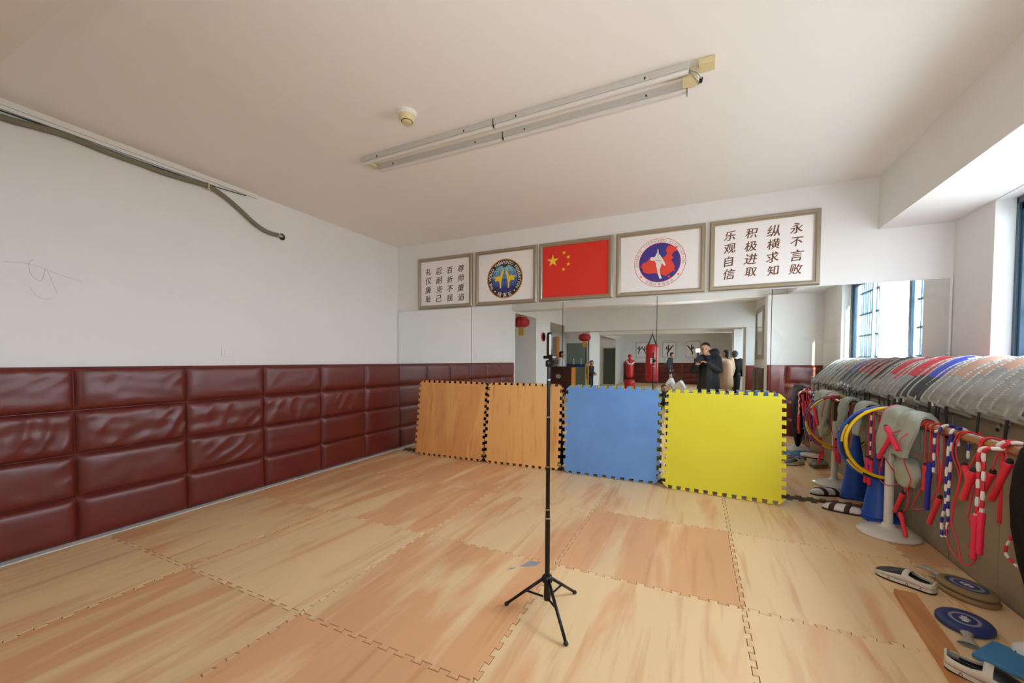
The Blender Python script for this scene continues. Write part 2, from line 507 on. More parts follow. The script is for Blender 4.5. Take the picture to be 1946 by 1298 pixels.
# passage side
b = MB(); b.box(-0.95, 0.0, -6.5, -5.4, 0.0, 2.3695); struct('wall_pier', b, 'wall')
b = MB(); b.box(-0.95, 0.0, -12.95, -11.16, 0.0, 2.3695); struct('wall_pier', b, 'wall')
b = MB(); b.box(-3.2, -3.0, YF, -4.0, 0.0, CEIL - 0.0005); struct('wall_passage', b, 'wall')
b = MB(); b.box(-3.0, -0.241, -4.2, -4.0, 0.0, CEIL - 0.0005); struct('wall_passage', b, 'wall')
b = MB(); b.box(-2.999, -0.04, -17.2, -17.0, 0.0, CEIL - 0.0005); struct('wall_passage', b, 'wall')
b = MB(); b.box(-0.24, -0.04, YF + 0.0005, -17.2005, 0.0, CEIL - 0.0005); struct('wall_passage', b, 'wall')
b = MB(); b.box(-0.24, 5.95, YF - 0.2, YF, -0.1, CEIL - 0.0005); struct('wall_front', b, 'wall')
b = MB(); b.box(0.0, 0.066, -4.06, -0.002, -0.0275, 0.003); struct('baseboard_left', b, 'white')
def smooth_path(P, n=6):
    out = []
    for i in range(len(P) - 1):
        p0, p1, p2, p3 = [Vector(P[max(0, min(len(P) - 1, i + k))]) for k in (-1, 0, 1, 2)]
        for k in range(n):
            s = k / n
            out.append(0.5 * ((2 * p1) + (p2 - p0) * s + (2 * p0 - 5 * p1 + 4 * p2 - p3) * s * s + (3 * p1 - p0 - 3 * p2 + p3) * s ** 3))
    out.append(Vector(P[-1]))
    return out
# pencil scuffs on the left wall
def onwall(pts, r, par):
    b = MB(); b.tube(smooth_path([(0.0004, y, z) for y, z in pts], 6), r * 0.75, 5); obj('scuff_mark', b, 'scuff', par, smooth=True)
onwall([(-3.56, 1.86), (-3.47, 1.87), (-3.40, 1.855), (-3.34, 1.83), (-3.22, 1.80)], 0.0016, wall_left)
onwall([(-3.44, 1.90), (-3.46, 1.87), (-3.45, 1.80), (-3.41, 1.77), (-3.39, 1.85)], 0.0018, wall_left)
onwall([(-3.38, 1.84), (-3.36, 1.77), (-3.34, 1.70)], 0.0015, wall_left)
onwall([(-3.46, 1.72), (-3.42, 1.66), (-3.36, 1.66)], 0.0013, wall_left)
onwall([(-2.72, 1.80), (-2.68, 1.798)], 0.0015, wall_left)

# windows
def window(n, wa, wb, full):
    t = thing('window_%d' % n, (5.83, (wa + wb) / 2, 1.06), kind='structure')
    lo, hi = min(wa, wb) + 0.001, max(wa, wb) - 0.001
    z0, z1 = 1.0605, 2.3915
    b = MB()
    for (a, c, e, g) in ((lo, hi, z0, z0 + 0.045), (lo, hi, z1 - 0.045, z1)):
        b.box(5.82, 5.89, a, c, e, g)
    b.box(5.82, 5.89, lo, lo + 0.045, z0, z1); b.box(5.82, 5.89, hi - 0.022, hi, z0, z1)
    obj('frame', b, 'winframe', t, bevel=0.004)
    sashes = [(hi - 0.60, hi - 0.024), (lo + 0.05, lo + 0.74)] if full else [(lo + 0.05, (lo + hi) / 2), ((lo + hi) / 2, hi - 0.05)]
    for (a, c) in sashes:
        b = MB()
        for (e, g) in ((z0 + 0.046, z0 + 0.095), (z1 - 0.095, z1 - 0.046)):
            b.box(5.835, 5.865, a, c, e, g)
        for y, w_ in ((a, 0.05), (c - 0.022, 0.022)): b.box(5.835, 5.865, y, y + w_, z0 + 0.046, z1 - 0.046)
        sa = obj('sash', b, 'winframe', t, bevel=0.003)
        b = MB(); b.box(5.848, 5.852, a + 0.05, c - 0.022, z0 + 0.096, z1 - 0.096)
        obj('pane', b, 'glass', sa)
        b = MB()
        k = 0; y = a + 0.06
        while y < c - 0.02:
            b.box(5.905, 5.925, y, y + 0.020, z0, z1, 0); y += 0.075; k += 1
        for z in (z0 + 0.03, 1.33, 1.62, 1.91, 2.2, z1 - 0.03): b.box(5.90, 5.92, a, c, z - 0.011, z + 0.011)
        if full:
            yy = a + 0.09; up = 0
            while yy < c - 0.15:
                b.tube([(5.925, yy, 1.33 + 0.02 * up), (5.925, yy + 0.075, 1.62)], 0.005, 5)
                b.tube([(5.925, yy, 1.91), (5.925, yy + 0.075, 2.2)], 0.005, 5); yy += 0.15
        obj('security_grille', b, 'winframe', t)
for n, (wa, wb) in enumerate(WINDOWS): window(n + 1, wa, wb, n == 0)

# ------------------------------------------------------------------ puzzle seams and foam floor mats
def seam(p, q, n, amp, sign=1):
    """interlocking dovetail line from p to q (2d)"""
    p = Vector(p); q = Vector(q); d = (q - p); L = d.length; d.normalize(); nn = Vector((-d.y, d.x)) * sign
    out = [p.copy()]
    for k in range(n):
        for (t, s) in ((0.29, -1), (0.23, 1), (0.77, 1), (0.71, -1)):
            out.append(p + d * (L * (k + t) / n) + nn * (amp * s))
    out.append(q.copy())
    return out

def inset(poly, g):
    n = len(poly); out = []
    ar = sum(poly[i].x * poly[(i + 1) % n].y - poly[(i + 1) % n].x * poly[i].y for i in range(n))
    sg = 1 if ar > 0 else -1
    for i in range(n):
        a, b_, c = poly[i - 1], poly[i], poly[(i + 1) % n]
        d1 = (b_ - a).normalized(); d2 = (c - b_).normalized()
        n1 = Vector((-d1.y, d1.x)) * sg; n2 = Vector((-d2.y, d2.x)) * sg
        m_ = (n1 + n2)
        if m_.length < 1e-4: out.append(b_ + n1 * g); continue
        m_ = m_ / max(0.35, (1 + n1.dot(n2)))
        out.append(b_ + m_ * g)
    return out

GX = [0.07, 1.08, 2.09, 3.09, 4.10, 5.11, 5.345]
GY = [-0.085, -1.12, -2.13, -3.14, -4.15]
ORD = ['first', 'second', 'third', 'fourth', 'fifth']
def hseam(i, j):   # along x between column nodes i,i+1 at row line j
    if j == 0: return seam((GX[i], GY[j]), (GX[i + 1], GY[j]), 11 if i < 5 else 2, 0.02)
    if j == len(GY) - 1: return [Vector((GX[i], GY[j])), Vector((GX[i + 1], GY[j]))]
    return seam((GX[i], GY[j]), (GX[i + 1], GY[j]), 11 if i < 5 else 2, 0.011)
def vseam(i, j):   # along y between row nodes j,j+1 at column line i
    if i in (0, len(GX) - 1): return [Vector((GX[i], GY[j])), Vector((GX[i], GY[j + 1]))]
    return seam((GX[i], GY[j]), (GX[i], GY[j + 1]), 11, 0.011)
for j in range(4):
    for i in range(6):
        poly = hseam(i, j)[:-1] + vseam(i + 1, j)[:-1] + hseam(i, j + 1)[::-1][:-1] + vseam(i, j)[::-1][:-1]
        p1 = inset(poly, 0.0013 if i < 5 else 0.001); p2 = inset(poly, 0.0032)
        b = MB(); n = len(poly)
        a0 = b.add([(p.x, p.y, -0.0275) for p in p1]); a1 = b.add([(p.x, p.y, -0.0022) for p in p1]); a2 = b.add([(p.x, p.y, 0.0) for p in p2])
        b.face([a0 + k for k in range(n)][::-1], 1); b.face([a2 + k for k in range(n)], 0)
        for k in range(n):
            l_ = (k + 1) % n
            b.face((a0 + k, a0 + l_, a1 + l_, a1 + k), 1); b.face((a1 + k, a1 + l_, a2 + l_, a2 + k), 0)
        if i < 5:
            lab = 'wood-print foam floor mat, %s row from the mirror, %s from the padding' % (ORD[j], ORD[i])
        else:
            lab = 'narrow cut floor mat strip along the cabinets, %s from the mirror' % ORD[j]
        o = obj('floor_mat', b, ['foam', 'foamedge'], label=lab, cat='mat', group='interlocking wood-print floor mats')
        if (i, j) == (2, 2):
            b = MB(); b.prism([(2.93, -2.155), (3.0, -2.15), (2.985, -2.20), (2.93, -2.24), (2.90, -2.25)], lambda a, c, d: (a, c, d), 0.0012, 0.0002)
            b.prism([(2.86, -2.285), (2.885, -2.275), (2.86, -2.31), (2.845, -2.315)], lambda a, c, d: (a, c, d), 0.0012, 0.0002)
            obj('worn_patch', b, 'tape', o)

# ------------------------------------------------------------------ maroon padding
def cushion(org, ud, nd, w, h, depth, amp, seed, nu=44, nv=22):
    org = Vector(org); ud = Vector(ud); nd = Vector(nd); up = Vector((0, 0, 1))
    b = MB()
    def f(u, v):
        e = max(0.0, (1 - abs(2 * u - 1) ** 10)) * max(0.0, (1 - abs(2 * v - 1) ** 6))
        x = depth * (e ** 0.55)
        if amp:
            q = noise.noise(Vector((u * 1.6 + seed, v * 1.2, seed * 1.7)))
            ph = (u * 30 - v * (9 + 5 * math.sin(seed)) + 6 * q + seed * 3)
            rdg = (0.5 + 0.5 * math.sin(ph)) ** 2.0
            env = max(0, 0.25 + 1.3 * noise.noise(Vector((u * 2.3 + seed * 7, v * 0.9, 3.1))) + 0.5 * (u - 0.4))
            x += amp * (rdg - 0.4) * min(env, 1.2) * min(1, 3 * e)
            x += amp * 0.7 * noise.noise(Vector((u * 5, v * 4, seed)))*min(1, 3*e)
        return org + ud * (u * w) + up * (v * h) + nd * x
    b.grid(f, nu, nv)
    # skirt back to the wall so the cushion is a closed block
    def ring(pts):
        k = len(pts)
        a = b.add(pts); c = b.add([p - nd * ((p - org).dot(nd) + 0.018) for p in pts])
        for i in range(k - 1): b.face((a + i, a + i + 1, c + i + 1, c + i))
    ring([f(i / nu, 0) for i in range(nu + 1)]); ring([f(i / nu, 1) for i in range(nu + 1)])
    ring([f(0, j / nv) for j in range(nv + 1)]); ring([f(1, j / nv) for j in range(nv + 1)])
    return b

def pad_panel(org, ud, nd, w, rows, h, z0, depth, mat, amps, seed, label, cat='wall padding', nu=44, nv=22, name='padded_wall_panel', group=None):
    org = Vector(org); ud = Vector(ud); nd = Vector(nd)
    t = thing(name, org + ud * (w / 2) + nd*0.0 + Vector((0, 0, z0)), label, cat, group)
    bb = MB(); bb.obox(org + ud * (w / 2) + nd * -0.009 + Vector((0, 0, z0 + rows * h / 2)), ud * (w / 2 - 0.0005), nd * 0.0055, Vector((0, 0, rows * h / 2 - 0.001)))
    obj('backing', bb, mat, t)
    for r in range(rows):
        b = cushion(org + Vector((0, 0, z0 + r * h + 0.002)) + ud * 0.0025, ud, nd, w - 0.005, h - 0.004, depth, amps[r], seed + r * 2.31, nu, nv)
        obj('cushion', b, mat, t, smooth=True, auto=True)
    return t
PADW = 0.6561
for k in range(6):
    names = ['nearest the mirror corner', 'second from the mirror corner', 'third from the mirror corner, below the light switch', 'fourth from the mirror corner', 'fifth from the mirror corner', 'sixth from the mirror corner, cut by the left edge']
    lab = 'maroon leatherette padded wall panel with four cushions, ' + names[k]
    A = {0: (0, 0, .001, 0), 1: (0, .002, .006, .002), 2: (0.001, .006, .006, .002), 3: (.001, .006, .010, .003), 4: (.001, .005, .010, .005), 5: (.002, .005, .009, .003)}[k]
    pad_panel((0.0185, -(k + 1) * PADW, 0), (0, 1, 0), (1, 0, 0), PADW, 4, 0.3005, 0.008, 0.034, 'leather', A, 1.7 + k * 3.3, lab)

# ------------------------------------------------------------------ mirror wall
MX = [0.012, 1.223, 2.448, 3.473, 4.487, 5.70]
MN = ['at the left end of the mirror wall, beside the maroon padding', 'second from the left, behind the wood-print mats', 'in the middle of the mirror wall, behind the blue mat', 'fourth from the left, behind the yellow mat, showing the photographer', 'at the right end, worn and reflecting the barred window']
for k in range(5):
    b = MB(); b.box(MX[k] + 0.003, MX[k + 1] - 0.003, -0.012, -0.004, -0.027, 1.942)
    t = thing('mirror_panel', ((MX[k] + MX[k + 1]) / 2, -0.006, -0.027), 'frameless wall mirror panel ' + MN[k], 'mirror', 'wall mirror panels')
    obj('mirror_glass', b, 'mirror_bad' if k == 4 else ('mirror_worn' if k == 3 else 'mirror'), t)
    b = MB(); b.box(MX[k], MX[k + 1], -0.0038, -0.0004, -0.027, 1.944); obj('backing', b, 'dark', t)
    if k == 4:
        b = MB(); b.box(5.698, 5.714, -0.014, -0.0006, -0.027, 1.946); obj('edge_strip', b, 'white', t)
        b = MB(); b.tube([(5.69, -0.013, 1.325), (5.70, -0.018, 1.33)], 0.006, 8); obj('clip', b, 'steel', t)
# ------------------------------------------------------------------ five pictures above the mirror
FR = [(0.372, 1.240), (1.276, 2.129), (2.150, 3.017), (3.045, 3.922), (3.950, 4.848)]
FZ = (1.955, 2.638)
def wallfn(d):
    return lambda x, z: (x, -d, z)
def picture_frame(k, label, cat, inner):
    x0, x1 = FR[k]; z0, z1 = FZ
    x0 += 0.004; x1 -= 0.004
    t = thing('framed_picture', ((x0 + x1) / 2, -0.001, z0), label, cat, 'framed pictures above the mirror')
    b = MB()
    prof = [(0.0, 0.0), (0.0, 0.022), (0.012, 0.033), (0.030, 0.033), (0.040, 0.024), (0.046, 0.024), (0.046, 0.010)]
    rings = []
    for (i_, d) in prof:
        rings.append(b.add([(x0 + i_, -0.001 - d, z0 + i_), (x1 - i_, -0.001 - d, z0 + i_), (x1 - i_, -0.001 - d, z1 - i_), (x0 + i_, -0.001 - d, z1 - i_)]))
    for a, c in zip(rings, rings[1:]):
        for q in range(4): b.face((a + q, a + (q + 1) % 4, c + (q + 1) % 4, c + q))
    obj('frame', b, 'champagne', t)
    b = MB(); b.box(x0 + 0.004, x1 - 0.004, -0.012, -0.0012, z0 + 0.004, z1 - 0.004)
    obj('sheet', b, inner, t)
    return t
D0 = 0.0126   # first layer of print, just proud of the sheet
def calli(t, cols, mat, size, off):
    for (x, zt, zb, s) in cols:
        b = MB()
        for q, ch in enumerate(s):
            z = zt + (zb - zt) * q / 3
            rt = random.uniform(-0.07, 0.07); sz = size * random.uniform(0.94, 1.08); jx = random.uniform(-0.005, 0.005)
            for dx_, dz_, dd_ in ((0, 0, 0), (off, off * 0.6, 0.0002), (-off, -off * 0.4, 0.0004)):
                put_text(b, ch, sz, lambda a, c, x=x, z=z: (x + jx + a + rt * c + dx_, -D0 - dd_, z + c - rt * a + dz_), 0.0, res=3, warp=0.0, shear=0.12)
        obj('calligraphy_column', b, mat, t)
t = picture_frame(0, 'framed calligraphy at the far left of the row, smaller dark writing in four columns', 'framed calligraphy', 'paper')
calli(t, [(0.545, 2.457, 2.091, '礼仪廉耻'), (0.718, 2.453, 2.089, '忍耐克己'), (0.891, 2.451, 2.084, '百折不屈'), (1.064, 2.458, 2.084, '尊师重道')], 'ink', 0.100, 0.0016)
t = picture_frame(4, 'framed calligraphy at the far right of the row, brown writing in four columns', 'framed calligraphy', 'paper')
calli(t, [(4.128, 2.483, 2.114, '乐观自信'), (4.309, 2.486, 2.120, '积极进取'), (4.487, 2.484, 2.117, '纵横求知'), (4.667, 2.486, 2.113, '永不言败')], 'ink_brown', 0.104, 0.0018)

def disc(b, cx, cz, r, d, mi, seg=64, r2=None):
    if r2 is None:
        a = b.add([(cx + r * math.cos(2 * PI * k / seg), -d, cz + r * math.sin(2 * PI * k / seg)) for k in range(seg)])
        b.face([a + k for k in range(seg)], mi)
    else:
        a = b.add([(cx + q * math.cos(2 * PI * k / seg), -d, cz + q * math.sin(2 * PI * k / seg)) for q in (r2, r) for k in range(seg)])
        for k in range(seg):
            l_ = (k + 1) % seg
            b.face((a + k, a + l_, a + seg + l_, a + seg + k), mi)
def flat(b, pts, d, mi):
    a = b.add([(x, -d, z) for x, z in pts]); b.face([a + k for k in range(len(pts))], mi)
def line(b, pts, w, d, mi):
    for (x0, z0), (x1, z1) in zip(pts, pts[1:]):
        v = Vector((x1 - x0, z1 - z0)); L = v.length
        if L < 1e-6: continue
        v /= L; n_ = Vector((-v.y, v.x)) * w / 2
        flat(b, [(x0 + n_.x, z0 + n_.y), (x1 + n_.x, z1 + n_.y), (x1 - n_.x, z1 - n_.y), (x0 - n_.x, z0 - n_.y)], d, mi)
def arctext(b, s, cx, cz, r, a_mid, a_step, size, d, mi, inward=False, off=0.0):
    n = len(s)
    for i, ch in enumerate(s):
        if ch == ' ': continue
        k = i - (n - 1) / 2
        a = a_mid - k * a_step if not inward else a_mid + k * a_step
        th = a - PI / 2 if not inward else a + PI / 2
        px, pz = cx + r * math.cos(a), cz + r * math.sin(a)
        put_text(b, ch, size, lambda x, y, th=th, px=px, pz=pz: (px + x * math.cos(th) - y * math.sin(th), -d, pz + x * math.sin(th) + y * math.cos(th)), off, mi, 3)
def star_pts(cx, cz, r, rot_):
    return [(cx + (r if k % 2 == 0 else r * 0.382) * math.cos(rot_ + PI / 2 + k * PI / 5), cz + (r if k % 2 == 0 else r * 0.382) * math.sin(rot_ + PI / 2 + k * PI / 5)) for k in range(10)]

# emblem with globe and two yellow kickers
t = picture_frame(1, 'framed round emblem with blue globe and two yellow kicking figures', 'framed emblem', 'paper')
cx, cz, R = 1.695, 2.273, 0.245
b = MB()
disc(b, cx, cz, R, D0, 1, r2=R - 0.012)
disc(b, cx, cz, R - 0.012, D0, 0)
for k, (za, zb) in enumerate(((0.5, 1.0), (0.0, 0.5), (-0.5, 0.0), (-1.0, -0.5))):
    rr = 0.172; pts = []
    aa, ab = math.asin(za), math.asin(zb)
    for q in range(13): a = aa + (ab - aa) * q / 12; pts.append((cx + rr * math.cos(a), cz + rr * math.sin(a)))
    for q in range(13): a = ab + (aa - ab) * q / 12; pts.append((cx - rr * math.cos(a), cz + rr * math.sin(a)))
    flat(b, pts, D0 + 0.0006, 2 + k)
for k in (-2, -1, 0, 1, 2):        # meridians and parallels
    line(b, [(cx + rr * math.sin(k * 0.5) * math.cos(a), cz + rr * math.sin(a)) for a in [PI / 2 - PI * q / 14 for q in range(15)]], 0.004, D0 + 0.0012, 0)
for k in (-2, -1, 0, 1, 2):
    h_ = k * 0.056; ww = math.sqrt(rr * rr - h_ * h_)
    line(b, [(cx + ww * s_, cz + h_ - 0.018 * (1 - s_ * s_)) for s_ in [-1 + q / 6 for q in range(13)]], 0.004, D0 + 0.0012, 0)
flat(b, [(cx - 0.035, cz + 0.165), (cx + 0.035, cz + 0.165), (cx + 0.02, cz + 0.14), (cx - 0.02, cz + 0.14)], D0 + 0.0012, 0)
kick = [(-0.012, 0.098), (-0.030, 0.090), (-0.052, 0.045), (-0.075, 0.012), (-0.083, 0.035), (-0.098, 0.034), (-0.096, 0.016), (-0.142, 0.020), (-0.146, 0.002), (-0.125, -0.004), (-0.138, -0.028), (-0.122, -0.040), (-0.100, -0.030), (-0.080, -0.038), (-0.068, -0.060), (-0.066, -0.120), (-0.058, -0.128), (-0.044, -0.124), (-0.046, -0.060), (-0.036, -0.012), (-0.030, 0.020), (-0.016, 0.060)]
for sgn in (1, -1):
    flat(b, [(cx + sgn * x, cz + z + 0.01) for x, z in kick], D0 + 0.0018, 6)
arctext(b, 'THE WORLD TAEKWONDO FEDERATION', cx, cz, 0.202, PI / 2, 0.148, 0.050, D0 + 0.0006, 7, off=0.0008)
arctext(b, '태권도', cx, cz, 0.202, -PI / 2, 0.36, 0.062, D0 + 0.0006, 7, inward=True, off=0.001)
for a in (-PI / 2 - 0.72, -PI / 2 + 0.72): disc(b, cx + 0.202 * math.cos(a), cz + 0.202 * math.sin(a), 0.010, D0 + 0.0006, 7, 12)
obj('emblem', b, ['emb_dark', 'emb_gold', 'emb_b0', 'emb_b1', 'emb_b2', 'emb_b3', 'star', 'emb_white'], t)

# flag
t = picture_frame(2, 'framed red flag with one large and four small yellow stars', 'framed flag', 'flag')
b = MB()
flat(b, star_pts(2.321, 2.425, 0.075, 0.0), D0, 0)
for (x, z, a) in ((2.455, 2.506, 0.4), (2.507, 2.453, 0.15), (2.508, 2.371, -0.1), (2.45, 2.317, -0.4)): flat(b, star_pts(x, z, 0.026, a), D0, 0)
obj('star_print', b, 'star', t)

# emblem with map and white kicker
t = picture_frame(3, 'framed round emblem with a white kicking figure over a red map on violet', 'framed emblem', 'paper')
cx, cz, R = 3.490, 2.291, 0.253
b = MB()
disc(b, cx, cz, R, D0, 0, r2=R - 0.005)
disc(b, cx, cz, 0.206, D0, 0, r2=0.200)
disc(b, cx, cz, 0.200, D0, 1)
mp = [(-0.185, -0.030), (-0.165, 0.005), (-0.120, 0.020), (-0.100, 0.052), (-0.060, 0.040), (-0.010, 0.030), (0.040, 0.050), (0.075, 0.080), (0.060, 0.125), (0.085, 0.165), (0.110, 0.160), (0.140, 0.145), (0.168, 0.150), (0.160, 0.105), (0.125, 0.085), (0.118, 0.055), (0.140, 0.035), (0.112, 0.020), (0.130, -0.010), (0.150, -0.060), (0.130, -0.100), (0.085, -0.128), (0.060, -0.145), (0.020, -0.125), (-0.020, -0.115), (-0.060, -0.105), (-0.110, -0.110), (-0.160, -0.085), (-0.165, -0.055)]
flat(b, [(cx + x, cz + z) for x, z in mp], D0 + 0.0006, 0)
for (x, z, r) in ((0.095, -0.152, 0.012), (0.145, -0.095, 0.010)): disc(b, cx + x, cz + z, r, D0 + 0.0006, 0, 10)
fig = [(-0.012, 0.140), (-0.006, 0.142), (0.000, 0.090), (0.018, 0.070), (0.035, 0.040), (0.058, 0.000), (0.070, -0.035), (0.058, -0.040), (0.030, -0.010), (0.022, -0.045), (0.010, -0.080), (0.020, -0.130), (0.034, -0.165), (0.012, -0.172), (-0.005, -0.120), (-0.018, -0.060), (-0.026, -0.010), (-0.040, 0.022), (-0.075, 0.026), (-0.088, 0.046), (-0.074, 0.062), (-0.045, 0.058), (-0.030, 0.075), (-0.022, 0.095), (-0.016, 0.100)]
flat(b, [(cx + x - 0.008, cz + z) for x, z in fig], D0 + 0.0012, 2)
line(b, [(cx - 0.038, cz + 0.024), (cx + 0.020, cz + 0.012)], 0.006, D0 + 0.0018, 3)
line(b, [(cx - 0.012, cz + 0.09), (cx - 0.016, cz + 0.03)], 0.004, D0 + 0.0018, 3)
arctext(b, 'CHINESE TAEKWONDO ASSOCIATION', cx, cz, 0.227, PI / 2, 0.118, 0.038, D0, 3)
arctext(b, '中国跆拳道协会', cx, cz, 0.227, -PI / 2, 0.185, 0.036, D0, 3, inward=True)
for a in (-PI / 2 - 0.93, -PI / 2 + 0.93): flat(b, star_pts(cx + 0.227 * math.cos(a), cz + 0.227 * math.sin(a), 0.016, 0), D0, 0)
obj('emblem', b, ['emb_red', 'emb_violet', 'emb_white', 'emb_grey'], t)

# ------------------------------------------------------------------ leaning mats
def leaning_mat(x0, x1, yb0, yb1, zt, front, back, side, label, n, amp=0.014):
    """bottom edge from (x0,yb0) to (x1,yb1); the top edge leans on the mirror"""
    B0 = Vector((x0, yb0, 0.0)); B1 = Vector((x1, yb1, 0.0))
    u = (B1 - B0); W = u.length; u.normalize()
    T0 = Vector((x0, -0.043, zt)); 
    v = (T0 - B0); v -= u * v.dot(u); H = v.length; v.normalize()
    nrm = u.cross(v)          # towards the room
    if nrm.y > 0: nrm = -nrm
    c = 0.022
    m_ = amp
    def side_(p, q, s): return seam(p, q, n, amp, s)
    a, d = m_, W - m_
    e, g = m_, H - m_
    poly = []
    poly += side_((a + c, e), (d - c, e), 1); poly += side_((d, e + c), (d, g - c), 1)
    poly += side_((d - c, g), (a + c, g), 1); poly += side_((a, g - c), (a, e + c), 1)
    off = 0.0
    fn = lambda p, q, dd: B0 + u * p + v * q + nrm * dd
    b = MB()
    b.prism([(p.x, p.y) for p in poly], fn, 0.026, 0.013, 0, 0, 0)
    t = thing('leaning_foam_mat', (B0 + B1) / 2, label, 'mat', 'foam mats leaning on the mirror')
    obj('front_layer', b, front, t)
    b = MB(); b.prism([(p.x, p.y) for p in poly], fn, 0.0128, 0.0)
    obj('back_layer', b, back, t)
    return t, fn, W, H
leaning_mat(0.441, 1.482, -0.170, -0.150, 0.985, 'foam_up', 'black_foam', None, 'orange wood-print foam mat leaning at the far left, next to the maroon padding', 12)
leaning_mat(1.500, 2.462, -0.150, -0.115, 0.985, 'foam_up', 'black_foam', None, 'orange wood-print foam mat leaning against the mirror beside the blue mat', 11)
t, fn, W_, H_ = leaning_mat(2.512, 3.530, -0.140, -0.150, 0.985, 'blue_foam', 'yellow_foam', None, 'blue foam puzzle mat leaning against the mirror behind the phone stand', 10)
def emboss(t, fn, x, z, mat):
    b = MB(); b.tube([fn(x + 0.033 * math.cos(a), z + 0.033 * math.sin(a), 0.0262) for a in [2 * PI * k / 24 for k in range(24)]], 0.0012, 5, closed=True)
    b.tube([fn(x - 0.015, z + 0.01, 0.0262), fn(x, z + 0.016, 0.0262), fn(x + 0.016, z + 0.008, 0.0262), fn(x + 0.008, z - 0.014, 0.0262)], 0.001, 5)
    obj('embossed_mark', b, mat, t, smooth=True)
emboss(t, fn, 0.865, 0.475, 'blue_foam')
t, fn, W_, H_ = leaning_mat(3.562, 4.585, -0.225, -0.300, 0.975, 'yellow_foam', 'blue_foam', None, 'bright yellow foam puzzle mat leaning at the right of the row', 12, 0.017)
emboss(t, fn, 0.12, 0.475, 'yellow_foam')

# ------------------------------------------------------------------ phone tripod stand
TX, TY = 3.198, -2.585
t = thing('phone_tripod', (TX, TY, 0), 'black telescopic phone tripod standing on the floor mats', 'tripod')
feet = [(2.996, -2.637), (3.284, -2.385), (3.358, -2.782)]
for (fx, fy) in feet:
    b = MB()
    b.tube([(TX + (fx - TX) * 0.09, TY + (fy - TY) * 0.09, 0.165), (fx, fy, 0.012)], [0.0085, 0.0075], 8)
    lg = obj('leg', b, 'blackmetal', t, smooth=True)
    b = MB(); b.ellipsoid((fx, fy, 0.0105), (0.012, 0.012, 0.0105), 10, 8); obj('rubber_foot', b, 'dark', lg, smooth=True)
    b = MB(); b.tube([(TX + (fx - TX) * 0.10, TY + (fy - TY) * 0.10, 0.072), (TX + (fx - TX) * 0.52, TY + (fy - TY) * 0.52, 0.092)], 0.0055, 6); obj('brace', b, 'blackmetal', lg, smooth=True)
b = MB(); b.lathe([(0.010, 0.055), (0.017, 0.058), (0.018, 0.075), (0.016, 0.12), (0.016, 0.148), (0.026, 0.152), (0.028, 0.172), (0.022, 0.182), (0.014, 0.186)], (TX, TY, 0), 20); obj('hub', b, 'blackmetal', t, smooth=True, auto=True)
secs = [(0.18, 0.475, 0.0125), (0.475, 0.52, 0.0115), (0.52, 0.735, 0.0105), (0.735, 0.985, 0.0095), (0.985, 1.17, 0.0085), (1.17, 1.27, 0.0078)]
for (a, c, r) in secs:
    b = MB(); b.tube([(TX, TY, a), (TX, TY, c)], r, 14); p_ = obj('pole', b, 'blackmetal', t, smooth=True, auto=True)
    if a > 0.2:
        b = MB(); b.tube([(TX, TY, a - 0.003), (TX, TY, a + 0.003)], r + 0.0022, 14); obj('ring', b, 'steel', p_, smooth=True, auto=True)
b = MB(); b.lathe([(0.012, 1.235), (0.016, 1.24), (0.016, 1.262), (0.012, 1.268)], (TX, TY, 0), 14); obj('ball_head', b, 'blackmetal', t, smooth=True, auto=True)
b = MB(); b.obox((TX + 0.004, TY, 1.283), (0.028, -0.012, 0.0), (0.006, 0.014, 0), (0, 0, 0.008)); b.obox((TX + 0.014, TY + 0.004, 1.262), (0.014, 0, -0.012), (0, 0.011, 0), (0.006, 0, 0.012)); obj('phone_clamp', b, 'blackmetal', t, bevel=0.003)
b = MB(); b.tube([(TX + 0.03, TY + 0.012, 1.262), (TX + 0.045, TY + 0.018, 1.262)], 0.010, 10); obj('clamp_knob', b, 'dark', t, smooth=True, auto=True)
b = MB(); b.tube([(TX + 0.003, TY, 1.288), (TX + 0.003, TY, 1.30), (TX + 0.003, TY, 1.39), (TX + 0.003, TY, 1.403), (TX + 0.003, TY, 1.407)], [0.0125, 0.0145, 0.0145, 0.0115, 0.005], 14); obj('clamp_arm', b, 'blackmetal', t, smooth=True)
b = MB(); b.obox((TX + 0.0105, TY - 0.012, 1.345), (0.003, 0.001, 0), (0.0, 0.003, 0), (0, 0, 0.05)); obj('rubber_strip', b, 'cabgrey', t)
# ------------------------------------------------------------------ ceiling and left wall fittings
t = thing('ceiling_light', (2.64, -2.02, 2.80), 'long twin strip light fixture, switched off, on the ceiling', 'ceiling light')
for (ax, ay, bx, by) in ((1.468, -2.087, 2.628, -2.095), (2.634, -2.095, 3.80, -2.108), (1.505, -1.948, 2.620, -1.938), (2.626, -1.938, 3.79, -1.953)):
    d = Vector((bx - ax, by - ay, 0)); L = d.length; d.normalize(); nn = Vector((-d.y, d.x, 0))
    c = Vector(((ax + bx) / 2, (ay + by) / 2, 0))
    b = MB(); b.obox(c + Vector((0, 0, 2.826)), d * (L / 2), nn * 0.020, (0, 0, 0.0185)); ch = obj('channel', b, 'channel', t, bevel=0.003)
    b = MB(); b.tube([c - d * (L / 2 - 0.004) + Vector((0, 0, 2.801)), c + d * (L / 2 - 0.004) + Vector((0, 0, 2.801))], 0.0135, 14); obj('tube', b, 'lens', ch, smooth=True, auto=True)
    for q in (-0.72, 0.62):
        b = MB(); p = c + d * (L / 2 * q) + nn * -0.0195 + Vector((0, 0, 2.812)); b.tube([p, p + Vector((0, 0, 0.012))], 0.005, 6); obj('clip', b, 'dark', ch)
